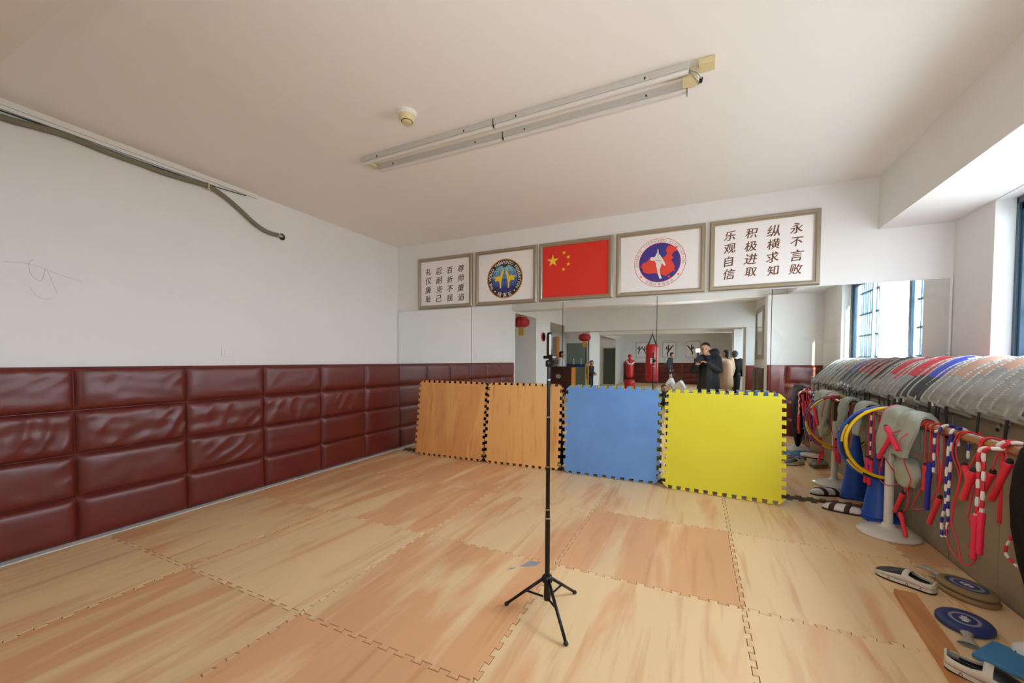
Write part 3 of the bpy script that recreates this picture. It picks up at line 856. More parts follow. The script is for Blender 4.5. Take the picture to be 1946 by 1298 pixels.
for q in ((2.6295, 2.6325, -2.115, -2.075), (2.6215, 2.6245, -1.958, -1.918)):
    b = MB(); b.box(*q, 2.795, 2.8435); obj('joint_plate', b, 'dark', t)
b = MB(); b.box(1.45, 1.50, -2.10, -1.94, 2.822, 2.8435); obj('end_plate', b, 'cream', t, bevel=0.004)
b = MB(); b.box(3.765, 3.84, -2.07, -1.985, 2.79, 2.8435); b.box(3.845, 3.925, -2.12, -2.04, 2.815, 2.8435); obj('junction_box', b, 'cream', t, bevel=0.004)
b = MB(); b.tube([(3.80, -2.10, 2.815), (3.83, -2.10, 2.80), (3.855, -2.07, 2.79), (3.86, -2.03, 2.787), (3.845, -1.99, 2.795), (3.80, -1.96, 2.81)], 0.0045, 6)
b.tube([(3.80, -2.09, 2.812), (3.82, -2.08, 2.79), (3.84, -2.05, 2.783), (3.845, -2.01, 2.79)], 0.0035, 6); obj('wire', b, 'alu', t, smooth=True)
b = MB(); b.tube([(3.860, -2.045, 2.786), (3.857, -2.015, 2.788)], 0.009, 8); obj('connector', b, 'dark', t, smooth=True)
b = MB(); b.box(3.786, 3.789, -1.975, -1.93, 2.775, 2.8435); obj('end_cap', b, 'dark', t)

t = thing('smoke_detector', (2.161, -2.40, 2.80), 'round yellowed smoke detector on the ceiling left of the strip light', 'smoke detector')
b = MB(); b.lathe([(0.060, 2.8445), (0.060, 2.828), (0.054, 2.822)], (2.161, -2.40, 0), 32); obj('base', b, 'white', t, smooth=True, auto=True)
b = MB(); b.lathe([(0.052, 2.8218), (0.050, 2.806), (0.040, 2.795), (0.040, 2.792), (0.028, 2.784), (0.028, 2.781), (0.012, 2.778)], (2.161, -2.40, 0), 32); obj('sensor_head', b, 'cream', t, smooth=True, auto=True)
b = MB(); b.tube([(2.161 + 0.034 * math.cos(a), -2.40 + 0.034 * math.sin(a), 2.789) for a in [2 * PI * k / 24 for k in range(24)]], 0.0028, 5, closed=True); obj('grille_ring', b, 'dark', t, smooth=True)

b = MB(); b.box(0.0005, 0.026, -4.05, -2.0, 2.806, 2.8445); b.box(0.0005, 0.018, -4.05, -2.35, 2.782, 2.8055)
obj('cable_trunking', b, 'white', label='white plastic cable trunking along the top of the left wall', cat='cable trunking', bevel=0.002)
b = MB(); b.tube([(0.008, -4.05, 2.762), (0.008, -3.4, 2.776), (0.008, -2.9, 2.768), (0.008, -2.45, 2.774), (0.008, -2.1, 2.799)], 0.004, 6)
obj('thin_cable', b, 'dark', label='thin dark cable running just below the white trunking', cat='cable', smooth=True)
t = thing('flexible_conduit', (0.03, -2.8, 2.74), 'grey-olive flexible conduit sagging along the left wall into a hole', 'conduit')
cp = [(-4.05, 2.70), (-3.56, 2.727), (-3.43, 2.742), (-3.315, 2.755), (-3.215, 2.753), (-3.08, 2.744), (-2.90, 2.742), (-2.74, 2.738), (-2.595, 2.745), (-2.44, 2.755), (-2.313, 2.722), (-2.18, 2.651), (-2.037, 2.561), (-1.95, 2.525), (-1.882, 2.512), (-1.80, 2.515)]
cpp = smooth_path([(0.026, y, z) for y, z in cp], 14)
b = MB(); b.tube(cpp, [0.0195 + (0.0012 if k % 2 else 0) for k in range(len(cpp))], 10); obj('hose', b, 'conduit', t, smooth=True)
b = MB(); b.tube([(0.026, -1.80, 2.515), (0.026, -1.77, 2.516), (0.020, -1.748, 2.517)], [0.014, 0.014, 0.012], 10); obj('end_fitting', b, 'alu', t, smooth=True)
b = MB(); b.lathe([(0.034, 0.0005), (0.034, 0.006), (0.022, 0.012), (0.018, 0.012)], (0, -1.742, 2.517), 20, axis='x'); obj('grommet', b, 'dark', t, smooth=True, auto=True)
b = MB(); b.tube([(0.033 + 0.0255 * math.cos(a), -2.44, 2.753 + 0.026 * math.sin(a)) for a in [2 * PI * k / 16 for k in range(16)]], 0.005, 6, closed=True); b.tube([(0.050, -2.44, 2.735), (0.051, -2.425, 2.712)], 0.006, 6); obj('tie', b, 'cream', t, smooth=True)

t = thing('light_switch', (0.0, -2.286, 1.29), 'white square light switch above the maroon padding', 'light switch')
b = MB(); b.box(0.0005, 0.009, -2.331, -2.242, 1.290, 1.377); obj('plate', b, 'white', t, bevel=0.003)
b = MB(); b.box(0.0091, 0.013, -2.312, -2.258, 1.306, 1.361); obj('rocker', b, 'white', t, bevel=0.002)

# ------------------------------------------------------------------ cabinets along the window wall
CF = 5.345; CT = 1.05
cn = ['touching the mirror', 'second from the mirror', 'third from the mirror, behind the hanging ropes']
for k in range(3):
    y1 = -0.03 - k * 0.93; y0 = y1 - 0.925
    if k == 2: y0 = -2.60
    t = thing('cabinet', (5.53, (y0 + y1) / 2, -0.028), 'low beige-grey cabinet along the window wall, ' + cn[k], 'cabinet', 'row of low beige cabinets')
    b = MB(); b.box(CF + 0.020, 5.7195, y0, y1, -0.0278, CT - 0.022); obj('carcass', b, 'cab', t, bevel=0.003)
    b = MB(); b.box(CF - 0.002, 5.7195, y0, y1, CT - 0.0215, CT); obj('top_board', b, 'cab', t, bevel=0.003)
    b = MB(); b.box(CF + 0.004, CF + 0.0195, y0 + 0.004, y1 - 0.004, -0.0278, 0.055); obj('plinth', b, 'cab', t)
    ym = (y0 + y1) / 2
    for (a, c, s) in ((y0 + 0.003, ym - 0.0015, 1), (ym + 0.0015, y1 - 0.003, -1)):
        b = MB(); b.box(CF, CF + 0.0195, a, c, 0.057, CT - 0.024); d = obj('door', b, 'cab', t, bevel=0.003)
        yh = c - 0.03 if s == 1 else a + 0.03
        for zz in (0.905,):
            b = MB(); b.box(CF - 0.006, CF - 0.0005, yh - 0.011, yh + 0.011, zz, zz + 0.095); h_ = obj('handle', b, 'cabgrey', d, bevel=0.004)
            b = MB(); b.box(CF - 0.008, CF - 0.0065, yh - 0.013, yh + 0.013, zz - 0.012, zz + 0.006); obj('handle_end', b, 'dark', h_)

# ------------------------------------------------------------------ padded body protectors on the cabinets
PROF = [(5.257, 0.972), (5.277, 0.995), (5.303, 1.025), (5.337, 1.058), (5.380, 1.092), (5.43, 1.135), (5.48, 1.163), (5.53, 1.172), (5.575, 1.150), (5.605, 1.105), (5.618, 1.062)]
PP = smooth_path([(x, 0, z) for x, z in PROF], 3)
NP = len(PP) - 1
def prof_at(v):
    q = v * NP; i = min(int(q), NP - 1); f = q - i
    p = PP[i].lerp(PP[i + 1], f); d = (PP[i + 1] - PP[i]).normalized()
    return p, Vector((-d.z, 0, d.x))
def protector(i, yfar, top, low, split, label, strap, logo, dz=0.0, w=0.27, bulge=0.0):
    lift0 = 0.100
    t = thing('body_protector', (5.5, yfar - w / 2, CT), label, 'protective pad', 'padded body protectors along the cabinets')
    def P(u, v, s):
        p, n_ = prof_at(v)
        l_ = lift0 * (1 - u) * (0.42 + 0.58 * min(1, v * 1.6)) * (1 - 0.55 * max(0.0, (v - 0.78) / 0.22))
        e = 1 - (abs(2 * u - 1) ** 8) * 0.6
        ve = 1 - (max(0, 1 - v * 9)) ** 2 * 0.5
        th = 0.034 * e * ve
        l_ += bulge * math.sin(PI * u) * math.sin(PI * v)
        return Vector((p.x, yfar - u * w + 0.012 * noise.noise(Vector((v * 3, i * 1.7, 0))), p.z + dz)) + n_ * (l_ + s * th + 0.008)
    nu, nv = 8, 22
    b = MB()
    def mf(a, c):
        v = c / nv
        if logo and 0.62 < v < 0.84 and 0 < a < 4 and (c + a) % 5 != 0 and logo == 1: return 3
        if logo == 2 and 0.55 < v < 0.62 and 1 <= a <= 2: return 3
        return 0 if v > split else 1
    b.grid(lambda u, v: P(u, v, 1.0), nu, nv, mfun=mf)
    b.grid(lambda u, v: P(u, v, 0.0), nu, nv, mi=2)
    for (fa, k_) in ((lambda s, q: P(q, 0, s), nu), (lambda s, q: P(q, 1, s), nu), (lambda s, q: P(0, q, s), nv), (lambda s, q: P(1, q, s), nv)):
        a = b.add([fa(0, q / k_) for q in range(k_ + 1)]); c = b.add([fa(1, q / k_) for q in range(k_ + 1)])
        for q in range(k_): b.face((a + q, a + q + 1, c + q + 1, c + q), 2)
    obj('shell', b, [top, low, 'pad_grey', 'bead_w'], t, smooth=True)
    # stitched edge with white dashes along the raised edge
    b = MB(); path = [P(0.0, 0.02 + 0.90 * q / 84, 1.0) for q in range(85)]
    b.tube(path, 0.0085, 6, mfun=lambda q: 0 if q % 2 else 1); obj('piping', b, ['piping_w', 'pad_grey'], t, smooth=True)
    b = MB(); path = [P(q / 8, 0.0, 0.5) for q in range(9)]
    b.tube(path, 0.015, 8); obj('rolled_hem', b, 'pad_grey', t, smooth=True)
    for (du, ln, lean, wd_, clip) in strap:
        p = P(du * 0.35, 0.0, 0.4) + Vector((-0.006, 0, 0.0))
        b = MB()
        q = [p + Vector((-0.016, lean * s, -1.45 * ln * s)) for s in (0, 0.5, 1.0)]
        b.obox((q[0] + q[2]) / 2, (0.0022, 0, 0), (0, wd_ / 2, 0), (q[0] - q[2]) / 2)
        sp = obj('strap', b, 'strap', t, center=False)
        if clip:
            b = MB(); b.obox(p + Vector((-0.006, lean * 0.08, -0.012)), (0.005, 0, 0), (0, wd_ * 0.62, 0), (0, 0, 0.013)); obj('clip', b, 'bead_w', sp, bevel=0.002)
    return t
PADS = [
 ('pad_maroon', 'pad_grey', 0.27, 'maroon and grey body protector at the mirror end of the row', [(0.5, 0.10, 0.0, 0.018, False)], 0),
 ('pad_red', 'pad_grey', 0.35, 'red and grey body protector, second from the mirror', [], 0),
 ('pad_red', 'pad_grey', 0.31, 'red and grey body protector, third from the mirror', [(0.4, 0.11, -0.02, 0.020, False)], 0),
 ('pad_red', 'pad_grey', 0.33, 'red body protector with a white emblem, fourth from the mirror', [], 2),
 ('pad_red', 'pad_grey', 0.35, 'red and grey body protector between the emblem one and the black-fronted ones', [(0.3, 0.09, 0.01, 0.020, False)], 0),
 ('pad_red', 'pad_black', 0.37, 'red body protector with black lower half, farther of two', [(0.5, 0.13, 0.09, 0.030, True)], 0),
 ('pad_red', 'pad_black', 0.40, 'red body protector with black lower half, nearer of two, next to the blue ones', [(0.5, 0.10, 0.06, 0.034, True)], 0),
 ('pad_blue', 'pad_black', 0.33, 'blue body protector with white lettering and black lower half', [], 1),
 ('pad_blue', 'pad_black', 0.40, 'plain blue body protector with black lower half, beside the tan ones', [], 0),
 ('pad_tan', 'pad_grey', 0.37, 'tan-topped grey body protector next to the blue ones', [], 0),
 ('pad_tan', 'pad_grey', 0.40, 'tan-topped grey body protector, second after the blue ones', [(0.5, 0.13, 0.01, 0.026, True)], 0),
 ('pad_tan', 'pad_grey', 0.40, 'tan-topped grey body protector, third after the blue ones', [(0.3, 0.13, 0.02, 0.016, False), (0.6, 0.12, 0.03, 0.014, False)], 0),
 ('pad_tan', 'pad_grey', 0.45, 'tan-topped grey body protector, fourth after the blue ones', [(0.2, 0.13, -0.02, 0.013, False), (0.35, 0.13, -0.01, 0.013, False)], 0),
 ('pad_tan', 'pad_grey', 0.47, 'tan-topped grey body protector, last of the tan ones', [], 0),
 ('pad_grey', 'pad_grey', 0.35, 'all-grey rolled body protector at the right edge of the photo', [], 0),
 ('pad_grey', 'pad_grey', 0.35, 'all-grey body protector cut by the right edge, second from the near end', [(0.5, 0.12, 0.02, 0.016, False)], 0),
 ('pad_grey', 'pad_grey', 0.5, 'grey body protector out at the right edge, third from the near end', [], 0),
 ('pad_grey', 'pad_grey', 0.5, 'grey body protector at the right edge, lying right before the navy one', [(0.5, 0.12, 0.02, 0.016, False)], 0),
 ('pad_navy', 'pad_navy', 0.35, 'navy body protector ending the row, seen in the mirror with a pale blue patch', [], 0),
]
yy = -0.02
for i, (tp, lw, sp, lb, st, lg) in enumerate(PADS):
    protector(i, yy, tp, lw, sp, lb, st, lg, dz=0.0 + 0.012 * math.sin(i * 2.1))
    yy -= 0.098 + 0.012 * math.sin(i * 1.3)

# ------------------------------------------------------------------ barre with its stands
RX, RZ, RR = 5.15, 0.876, 0.026
t = thing('barre_rail', (RX, -1.3, RZ), 'brown varnished wooden barre rail hung with ropes and hoops', 'barre rail')
b = MB(); b.tube([(RX, -0.05, RZ), (RX, -3.2, RZ)], RR, 18); obj('rod', b, 'rail', t, smooth=True, auto=True)
b = MB(); b.tube([(RX, -0.022, RZ), (RX, -0.0495, RZ)], RR + 0.004, 18); obj('end_cap', b, 'dark', t, smooth=True, auto=True)
for (py, lab) in ((-0.653, 'white round-based barre stand in front of the blue cone'), (-2.42, 'white round-based barre stand beside the blue pad, cut by the right edge')):
    t = thing('barre_stand', (RX, py, 0), lab, 'barre stand', 'white barre stands')
    b = MB(); b.lathe([(0.176, 0.001), (0.183, 0.010), (0.178, 0.020), (0.155, 0.034), (0.11, 0.048), (0.06, 0.058), (0.040, 0.064), (0.036, 0.080), (0.029, 0.086)], (RX, py, 0), 48); obj('base', b, 'enamel', t, smooth=True)
    b = MB(); b.tube([(RX, py, 0.08), (RX, py, 0.66)], 0.027, 20); obj('post', b, 'enamel', t, smooth=True, auto=True)
    b = MB(); b.tube([(RX, py, 0.6605), (RX, py, 0.835)], 0.017, 14); obj('inner_post', b, 'woodbrown', t, smooth=True, auto=True)
    b = MB(); b.tube([(RX, py - 0.03, 0.848), (RX, py, 0.836), (RX, py + 0.03, 0.848)], 0.009, 10); obj('cradle', b, 'woodbrown', t, smooth=True)

# hoops hanging on the rail
hl = ['yellow hula hoop nearest the camera, hanging on the barre', 'thin black and yellow hula hoop behind the front yellow one', 'blue hula hoop in the middle of the hanging set', 'red and yellow hula hoop at the back of the hanging set']
for k, (y, r, tr, m1, m2, dx) in enumerate(((-0.600, 0.262, 0.0115, 'y_plastic', 'y_plastic', 0.010), (-0.572, 0.267, 0.008, 'y_plastic', 'dark', -0.002), (-0.545, 0.272, 0.011, 'b_plastic', 'b_plastic', -0.008), (-0.515, 0.268, 0.010, 'r_plastic', 'y_plastic', -0.002))):
    cz = RZ + RR + tr + 0.002 - r + tr * 0
    cz = RZ + RR - r + 2 * tr
    cz = RZ + RR + tr - r + 0.001
    b = MB(); n = 72
    tl = 0.10
    pts = [(RX + dx + r * math.sin(a), y + r * math.sin(a) * tl, cz + r * math.cos(a)) for a in [2 * PI * q / n for q in range(n)]]
    # the inside of the ring rests on the rail
    pts = [(x, yy_, z + tr) for x, yy_, z in pts]
    b.tube(pts, tr, 10, closed=True, mfun=lambda q: 0 if (q // 6) % 2 else 1)
    o = obj('hula_hoop', b, [m1, m2], label=hl[k], cat='hula hoop', group='hula hoops on the barre', smooth=True)

# grey draped cloths
def saddle(y0, y1, zf, zb, seed, th=0.02, flare=0.02):
    b = MB(); n = 30; m = 14
    path = []
    for k in range(12): path.append((RX - RR - 0.010 - flare * (1 - k / 12), zf + (RZ - zf) * k / 12))
    for k in range(9):
        a = PI - PI * k / 8; path.append((RX + (RR + 0.010) * math.cos(a), RZ + (RR + 0.010) * math.sin(a)))
    for k in range(1, 12): path.append((RX + RR + 0.010 + flare * k / 12, RZ + (zb - RZ) * k / 11))
    L = len(path) - 1
    def P(u, v, s):
        q = v * L; i = min(int(q), L - 1); f = q - i
        x = path[i][0] * (1 - f) + path[i + 1][0] * f; z = path[i][1] * (1 - f) + path[i + 1][1] * f
        end = min(1, min(v, 1 - v) * 5)
        yc = (y0 + y1) / 2; hw = (y1 - y0) / 2 * (0.72 + 0.28 * math.sin(PI * min(1, abs(v - 0.5) * 2 + 0.15)))
        y = yc + (2 * u - 1) * hw + 0.02 * noise.noise(Vector((v * 4, seed, 0)))
        dx = (x - RX); dz = z - RZ if z > RZ else 0
        nn = Vector((dx, 0, dz)).normalized() if (abs(dx) + abs(dz)) > 1e-6 else Vector((0, 0, 1))
        t_ = s * th * (1 - abs(2 * u - 1) ** 4 * 0.8) * (0.35 + 0.65 * end) + 0.024 * (0.5 + 0.5 * noise.noise(Vector((u * 4 + seed, v * 7, seed)))) * s
        fold = 0.015 * (0.5 + 0.5 * math.sin(u * 11 + seed)) * min(1, abs(v - 0.5) * 4)
        return Vector((x, y, z)) + nn * (0.004 + t_ + fold)
    b.grid(lambda u, v: P(u, v, 1), m, n * 2); b.grid(lambda u, v: P(u, v, 0), m, n * 2)
    for fa, k_ in ((lambda s, q: P(q, 0, s), m), (lambda s, q: P(q, 1, s), m), (lambda s, q: P(0, q, s), n * 2), (lambda s, q: P(1, q, s), n * 2)):
        a = b.add([fa(0, q / k_) for q in range(k_ + 1)]); c = b.add([fa(1, q / k_) for q in range(k_ + 1)])
        for q in range(k_): b.face((a + q, a + q + 1, c + q + 1, c + q))
    return b, P
t = thing('hanging_cloth', (RX, -0.80, 0.6), 'grey-green padded cloth with pink trim draped over the barre above the stand', 'cloth', 'grey cloths on the barre')
b, P = saddle(-0.92, -0.66, 0.60, 0.66, 1.3, 0.03, 0.03); obj('cloth', b, 'greycloth', t, smooth=True)
b = MB(); b.tube([P(0.80, 0.12 + 0.42 * q / 20, 1.0) for q in range(21)], 0.007, 6); obj('pink_trim', b, 'pinkcloth', t, smooth=True)
t = thing('hanging_cloth', (RX, -1.05, 0.6), 'grey-green cloth draped over the barre with a bunched lower end', 'cloth', 'grey cloths on the barre')
b, P = saddle(-1.17, -0.935, 0.66, 0.56, 4.1, 0.022, 0.04); obj('cloth', b, 'greycloth', t, smooth=True)
b = MB()
def lump(u, v):
    th = PI * v; ph = 2 * PI * u
    d = Vector((math.sin(th) * math.cos(ph), math.sin(th) * math.sin(ph), math.cos(th)))
    k = 1 + 0.22 * noise.noise(d * 1.7 + Vector((3, 1, 2))) + 0.07 * noise.noise(d * 5)
    return Vector((5.135 + d.x * 0.055 * k, -0.97 + d.y * 0.13 * k, 0.55 + d.z * 0.11 * k))
b.grid(lump, 28, 18); obj('bunched_end', b, 'greycloth', t, smooth=True)
t = thing('hanging_cloth', (RX, -0.16, 0.6), 'small grey cloth on the barre close to the mirror', 'cloth', 'grey cloths on the barre')
b, P = saddle(-0.30, -0.12, 0.66, 0.70, 7.7, 0.02, 0.02); obj('cloth', b, 'greycloth', t, smooth=True)

# black garment
b = MB(); n = 28
prof = [(0.945, 0.10, 0.030), (0.935, 0.19, 0.05), (0.90, 0.235, 0.062), (0.80, 0.28, 0.068), (0.68, 0.30, 0.07), (0.55, 0.285, 0.068), (0.42, 0.245, 0.062), (0.30, 0.185, 0.052), (0.20, 0.12, 0.042), (0.12, 0.06, 0.030), (0.085, 0.02, 0.014)]
rings = []
for (z, wy, wx) in prof:
    rings.append(b.add([(RX - 0.01 + wx * math.cos(2 * PI * k / n) * (1 + 0.10 * math.sin(5 * 2 * PI * k / n + z * 9)), -2.215 - 0.05 * (0.9 - z) + wy * math.sin(2 * PI * k / n), z) for k in range(n)]))
for a, c in zip(rings, rings[1:]):
    for k in range(n): b.face((a + k, a + (k + 1) % n, c + (k + 1) % n, c + k))
b.face([rings[0] + k for k in range(n)]); b.face([rings[-1] + k for k in range(n)])
obj('black_garment', b, 'blackcloth', label='black garment draped over the near end of the barre at the right edge', cat='garment', smooth=True)

# ------------------------------------------------------------------ jump ropes
XF = RX - RR - 0.006
def over(y, r=0.003, dy=0.0, zb=0.72):
    """cord passing over the rail and hanging behind it"""
    R = RR + r
    return [(RX + R * math.cos(a), y + dy * (1 - a / PI), RZ + R * math.sin(a)) for a in [PI - PI * k / 10 for k in range(11)]] + [(RX + R, y + dy, zb)]
def front(L, x=None): return [((XF if x is None else x), y, z) for y, z in L]
def cord(t, path, r=0.0032, mat='rope_red', n=5):
    b = MB(); b.tube(smooth_path(path, n), r, 6); return obj('cord', b, mat, t, smooth=True)
def beads(t, path, mats, r=0.0075, L=0.031):
    sp = smooth_path(path, 8); b = MB(); acc = 0; k = 0; seg = [sp[0]]
    for p, q in zip(sp, sp[1:]):
        acc += (q - p).length; seg.append(q)
        if acc >= L:
            rr = [r] * len(seg); rr[0] *= 0.75; rr[-1] *= 0.75
            b.tube(seg, rr, 8, mi=k % 2); k += 1; acc = 0; seg = [q]
    if len(seg) > 1: b.tube(seg, r, 8, mi=k % 2)
    return obj('beaded_cord', b, mats, t, smooth=True, auto=True)
def handle(t, a, c, mat='rope_red', x=XF - 0.012, r=0.0135, cap=True, dx=0.0):
    A = Vector((x, a[0], a[1])); B = Vector((x + dx, c[0], c[1])); d = (B - A).normalized()
    b = MB(); L = (B - A).length
    b.tube([A, A + d * 0.01, A + d * (L * 0.35), B - d * 0.008, B], [r * 0.95, r * 1.15, r * 0.92, r * 0.95, r * 0.7], 14)
    h = obj('handle', b, mat, t, smooth=True)
    if cap:
        b = MB(); b.tube([A - d * 0.014, A - d * 0.001], [r * 0.75, r * 0.9], 12); obj('cap', b, 'dark', h, smooth=True, auto=True)
    return h
def rope(y, label): return thing('jump_rope', (RX, y, RZ), label, 'jump rope', 'jump ropes on the barre')

t = rope(-1.10, 'red jump rope with two crossed pink-red handles hanging over the grey cloth')
xo = 5.032
cord(t, over(-1.16, zb=0.60)[::-1] + [(5.08, -1.14, 0.83), (xo, -1.128, 0.771), (xo, -1.142, 0.715)])
cord(t, over(-1.14, zb=0.62)[::-1] + [(5.08, -1.10, 0.845), (xo, -1.01, 0.80), (xo, -0.968, 0.828)])
handle(t, (-0.968, 0.828), (-1.142, 0.708), 'rope_pink', xo - 0.012, 0.0150)
handle(t, (-0.995, 0.768), (-0.805, 0.589), 'rope_pink', xo + 0.004, 0.0150)
cord(t, [(xo, -1.142, 0.708)] + [(5.06, y, z) for y, z in [(-1.107, 0.686), (-1.131, 0.625), (-1.206, 0.558), (-1.201, 0.515), (-1.136, 0.441)]])
t = rope(-0.70, 'red jump rope looping in front of the white post')
cord(t, over(-0.66, zb=0.6)[::-1] + front([(-0.70, 0.80), (-0.711, 0.707), (-0.676, 0.641), (-0.672, 0.568), (-0.746, 0.526), (-0.864, 0.489)]))
cord(t, over(-0.68, zb=0.6)[::-1] + front([(-0.72, 0.72), (-0.721, 0.627), (-0.606, 0.53), (-0.573, 0.401), (-0.632, 0.373), (-0.756, 0.385), (-0.892, 0.438), (-0.96, 0.46)]))
handle(t, (-0.993, 0.401), (-0.875, 0.237)); handle(t, (-0.966, 0.262), (-1.054, 0.131))
cord(t, front([(-0.95, 0.475), (-0.96, 0.451), (-0.986, 0.405)])); cord(t, front([(-0.97, 0.48), (-0.996, 0.461), (-1.031, 0.388), (-1.02, 0.326), (-0.973, 0.275)]))
t = rope(-1.22, 'red jump rope hanging low between the grey cloth and the blue beaded rope')
cord(t, over(-1.215, zb=0.55)[::-1] + front([(-1.216, 0.80), (-1.216, 0.693), (-1.239, 0.628), (-1.207, 0.517), (-1.114, 0.39), (-1.09, 0.337), (-1.20, 0.368), (-1.294, 0.426), (-1.391, 0.591), (-1.397, 0.667), (-1.348, 0.747), (-1.32, 0.86)]))
handle(t, (-1.267, 0.651), (-1.254, 0.496)); handle(t, (-1.386, 0.496), (-1.279, 0.305), x=XF + 0.004)
cord(t, over(-1.27, zb=0.55)[::-1] + front([(-1.27, 0.75), (-1.268, 0.66)])); cord(t, over(-1.35, zb=0.55)[::-1] + front([(-1.36, 0.75), (-1.385, 0.60), (-1.386, 0.50)]))
t = rope(-1.36, 'blue and white beaded jump rope with two blue handles')
beads(t, [(RX + RR + 0.009, -1.40, 0.80)] + over(-1.38, 0.009, zb=0.78)[::-1][1:] + front([(-1.342, 0.862), (-1.334, 0.778), (-1.336, 0.628)], XF - 0.006), ['bead_w', 'bead_b'])
handle(t, (-1.31, 0.677), (-1.296, 0.488), 'handle_blue', XF - 0.012, 0.0125, False); handle(t, (-1.338, 0.628), (-1.328, 0.403), 'handle_blue', XF - 0.026, 0.0135, False)
beads(t, front([(-1.478, 0.848), (-1.462, 0.639), (-1.465, 0.487), (-1.434, 0.383), (-1.440, 0.294)], XF - 0.004), ['bead_b', 'bead_w'])
beads(t, over(-1.488, 0.009, zb=0.75)[::-1] + front([(-1.488, 0.85), (-1.477, 0.643), (-1.471, 0.489), (-1.477, 0.402), (-1.463, 0.303)], XF + 0.003), ['bead_w', 'bead_b'])
t = rope(-1.56, 'red jump rope with a long bare loop, right of the blue beaded rope')
cord(t, over(-1.53, dy=-0.06, zb=0.5)[::-1] + front([(-1.510, 0.835), (-1.503, 0.771), (-1.562, 0.685), (-1.57, 0.629), (-1.525, 0.502), (-1.516, 0.422), (-1.48, 0.351), (-1.492, 0.291), (-1.542, 0.246), (-1.622, 0.232)]))
cord(t, over(-1.555, dy=-0.05, zb=0.5)[::-1] + front([(-1.534, 0.817), (-1.543, 0.762), (-1.579, 0.709), (-1.579, 0.632), (-1.54, 0.509), (-1.523, 0.393), (-1.572, 0.334), (-1.602, 0.26), (-1.622, 0.232), (-1.675, 0.241), (-1.73, 0.298), (-1.704, 0.318), (-1.672, 0.285)]))
t = rope(-1.73, 'red jump rope with two thick red handles, next to the red beaded rope')
cord(t, over(-1.74, dy=-0.03, zb=0.5)[::-1] + front([(-1.733, 0.838), (-1.716, 0.743)])); cord(t, over(-1.73, dy=-0.03, zb=0.5)[::-1] + front([(-1.715, 0.83), (-1.669, 0.754), (-1.643, 0.745)]))
cord(t, over(-1.722, dy=-0.03, zb=0.5)[::-1] + front([(-1.718, 0.83), (-1.71, 0.7), (-1.68, 0.575), (-1.665, 0.508), (-1.655, 0.472), (-1.697, 0.435), (-1.743, 0.403), (-1.785, 0.386), (-1.72, 0.33), (-1.66, 0.345)]))
handle(t, (-1.643, 0.739), (-1.690, 0.655)); handle(t, (-1.752, 0.738), (-1.68, 0.572), x=XF - 0.03, r=0.016)
t = rope(-1.85, 'red jump rope with red handles half hidden behind the red and white beads')
handle(t, (-1.818, 0.751), (-1.735, 0.61), x=XF + 0.004, r=0.0145); handle(t, (-1.93, 0.825), (-1.82, 0.62), x=XF + 0.002, r=0.0145)
cord(t, over(-1.87, zb=0.5)[::-1] + front([(-1.85, 0.83), (-1.825, 0.76)])); cord(t, over(-1.90, zb=0.5)[::-1] + front([(-1.92, 0.845), (-1.93, 0.83)]))
t = rope(-1.88, 'red and white beaded jump rope with two long pink-red handles')
beads(t, over(-1.86, 0.010, dy=-0.05, zb=0.6)[::-1] + front([(-1.84, 0.855), (-1.835, 0.755), (-1.835, 0.602), (-1.828, 0.545)], XF - 0.05), ['bead_r', 'bead_w'], 0.0085, 0.034)
beads(t, over(-1.893, 0.010, dy=-0.05, zb=0.6)[::-1] + front([(-1.876, 0.863), (-1.872, 0.782), (-1.872, 0.614), (-1.867, 0.564)], XF - 0.05), ['bead_w', 'bead_r'], 0.0085, 0.034)
handle(t, (-1.826, 0.545), (-1.823, 0.33), 'rope_pink', XF - 0.05, 0.0125, False); handle(t, (-1.870, 0.572), (-1.865, 0.37), 'rope_pink', XF - 0.05, 0.0125, False)
beads(t, front([(-1.935, 0.506), (-1.893, 0.409), (-1.972, 0.379)], XF + 0.02), ['bead_r', 'bead_w'], 0.006, 0.03)
# ropes bunched on the barre between the hoops and the mirror
for k, (y, m_) in enumerate(((-0.36, 0), (-0.40, 1), (-0.44, 0))):
    t = rope(y, ['red jump rope bunched on the barre beside the small grey cloth', 'blue and white beaded jump rope bunched behind the hoops', 'red jump rope with pink handles bunched just behind the hoops'][k])
    if m_ == 0:
        cord(t, over(y, zb=0.45)[::-1] + front([(y, 0.7), (y + 0.02, 0.5), (y + 0.01, 0.42)])); handle(t, (y + 0.01, 0.42), (y + 0.02, 0.29), 'rope_pink')
        cord(t, over(y + 0.012, zb=0.40)[::-1] + front([(y + 0.015, 0.65), (y - 0.01, 0.55), (y - 0.012, 0.50)])); handle(t, (y - 0.012, 0.50), (y - 0.02, 0.37), 'rope_pink')
    else:
        beads(t, over(y, 0.009, zb=0.45)[::-1] + front([(y, 0.7), (y, 0.45)], XF - 0.004), ['bead_w', 'bead_b']); handle(t, (y, 0.45), (y, 0.28), 'handle_blue', XF - 0.004, 0.0125, False)

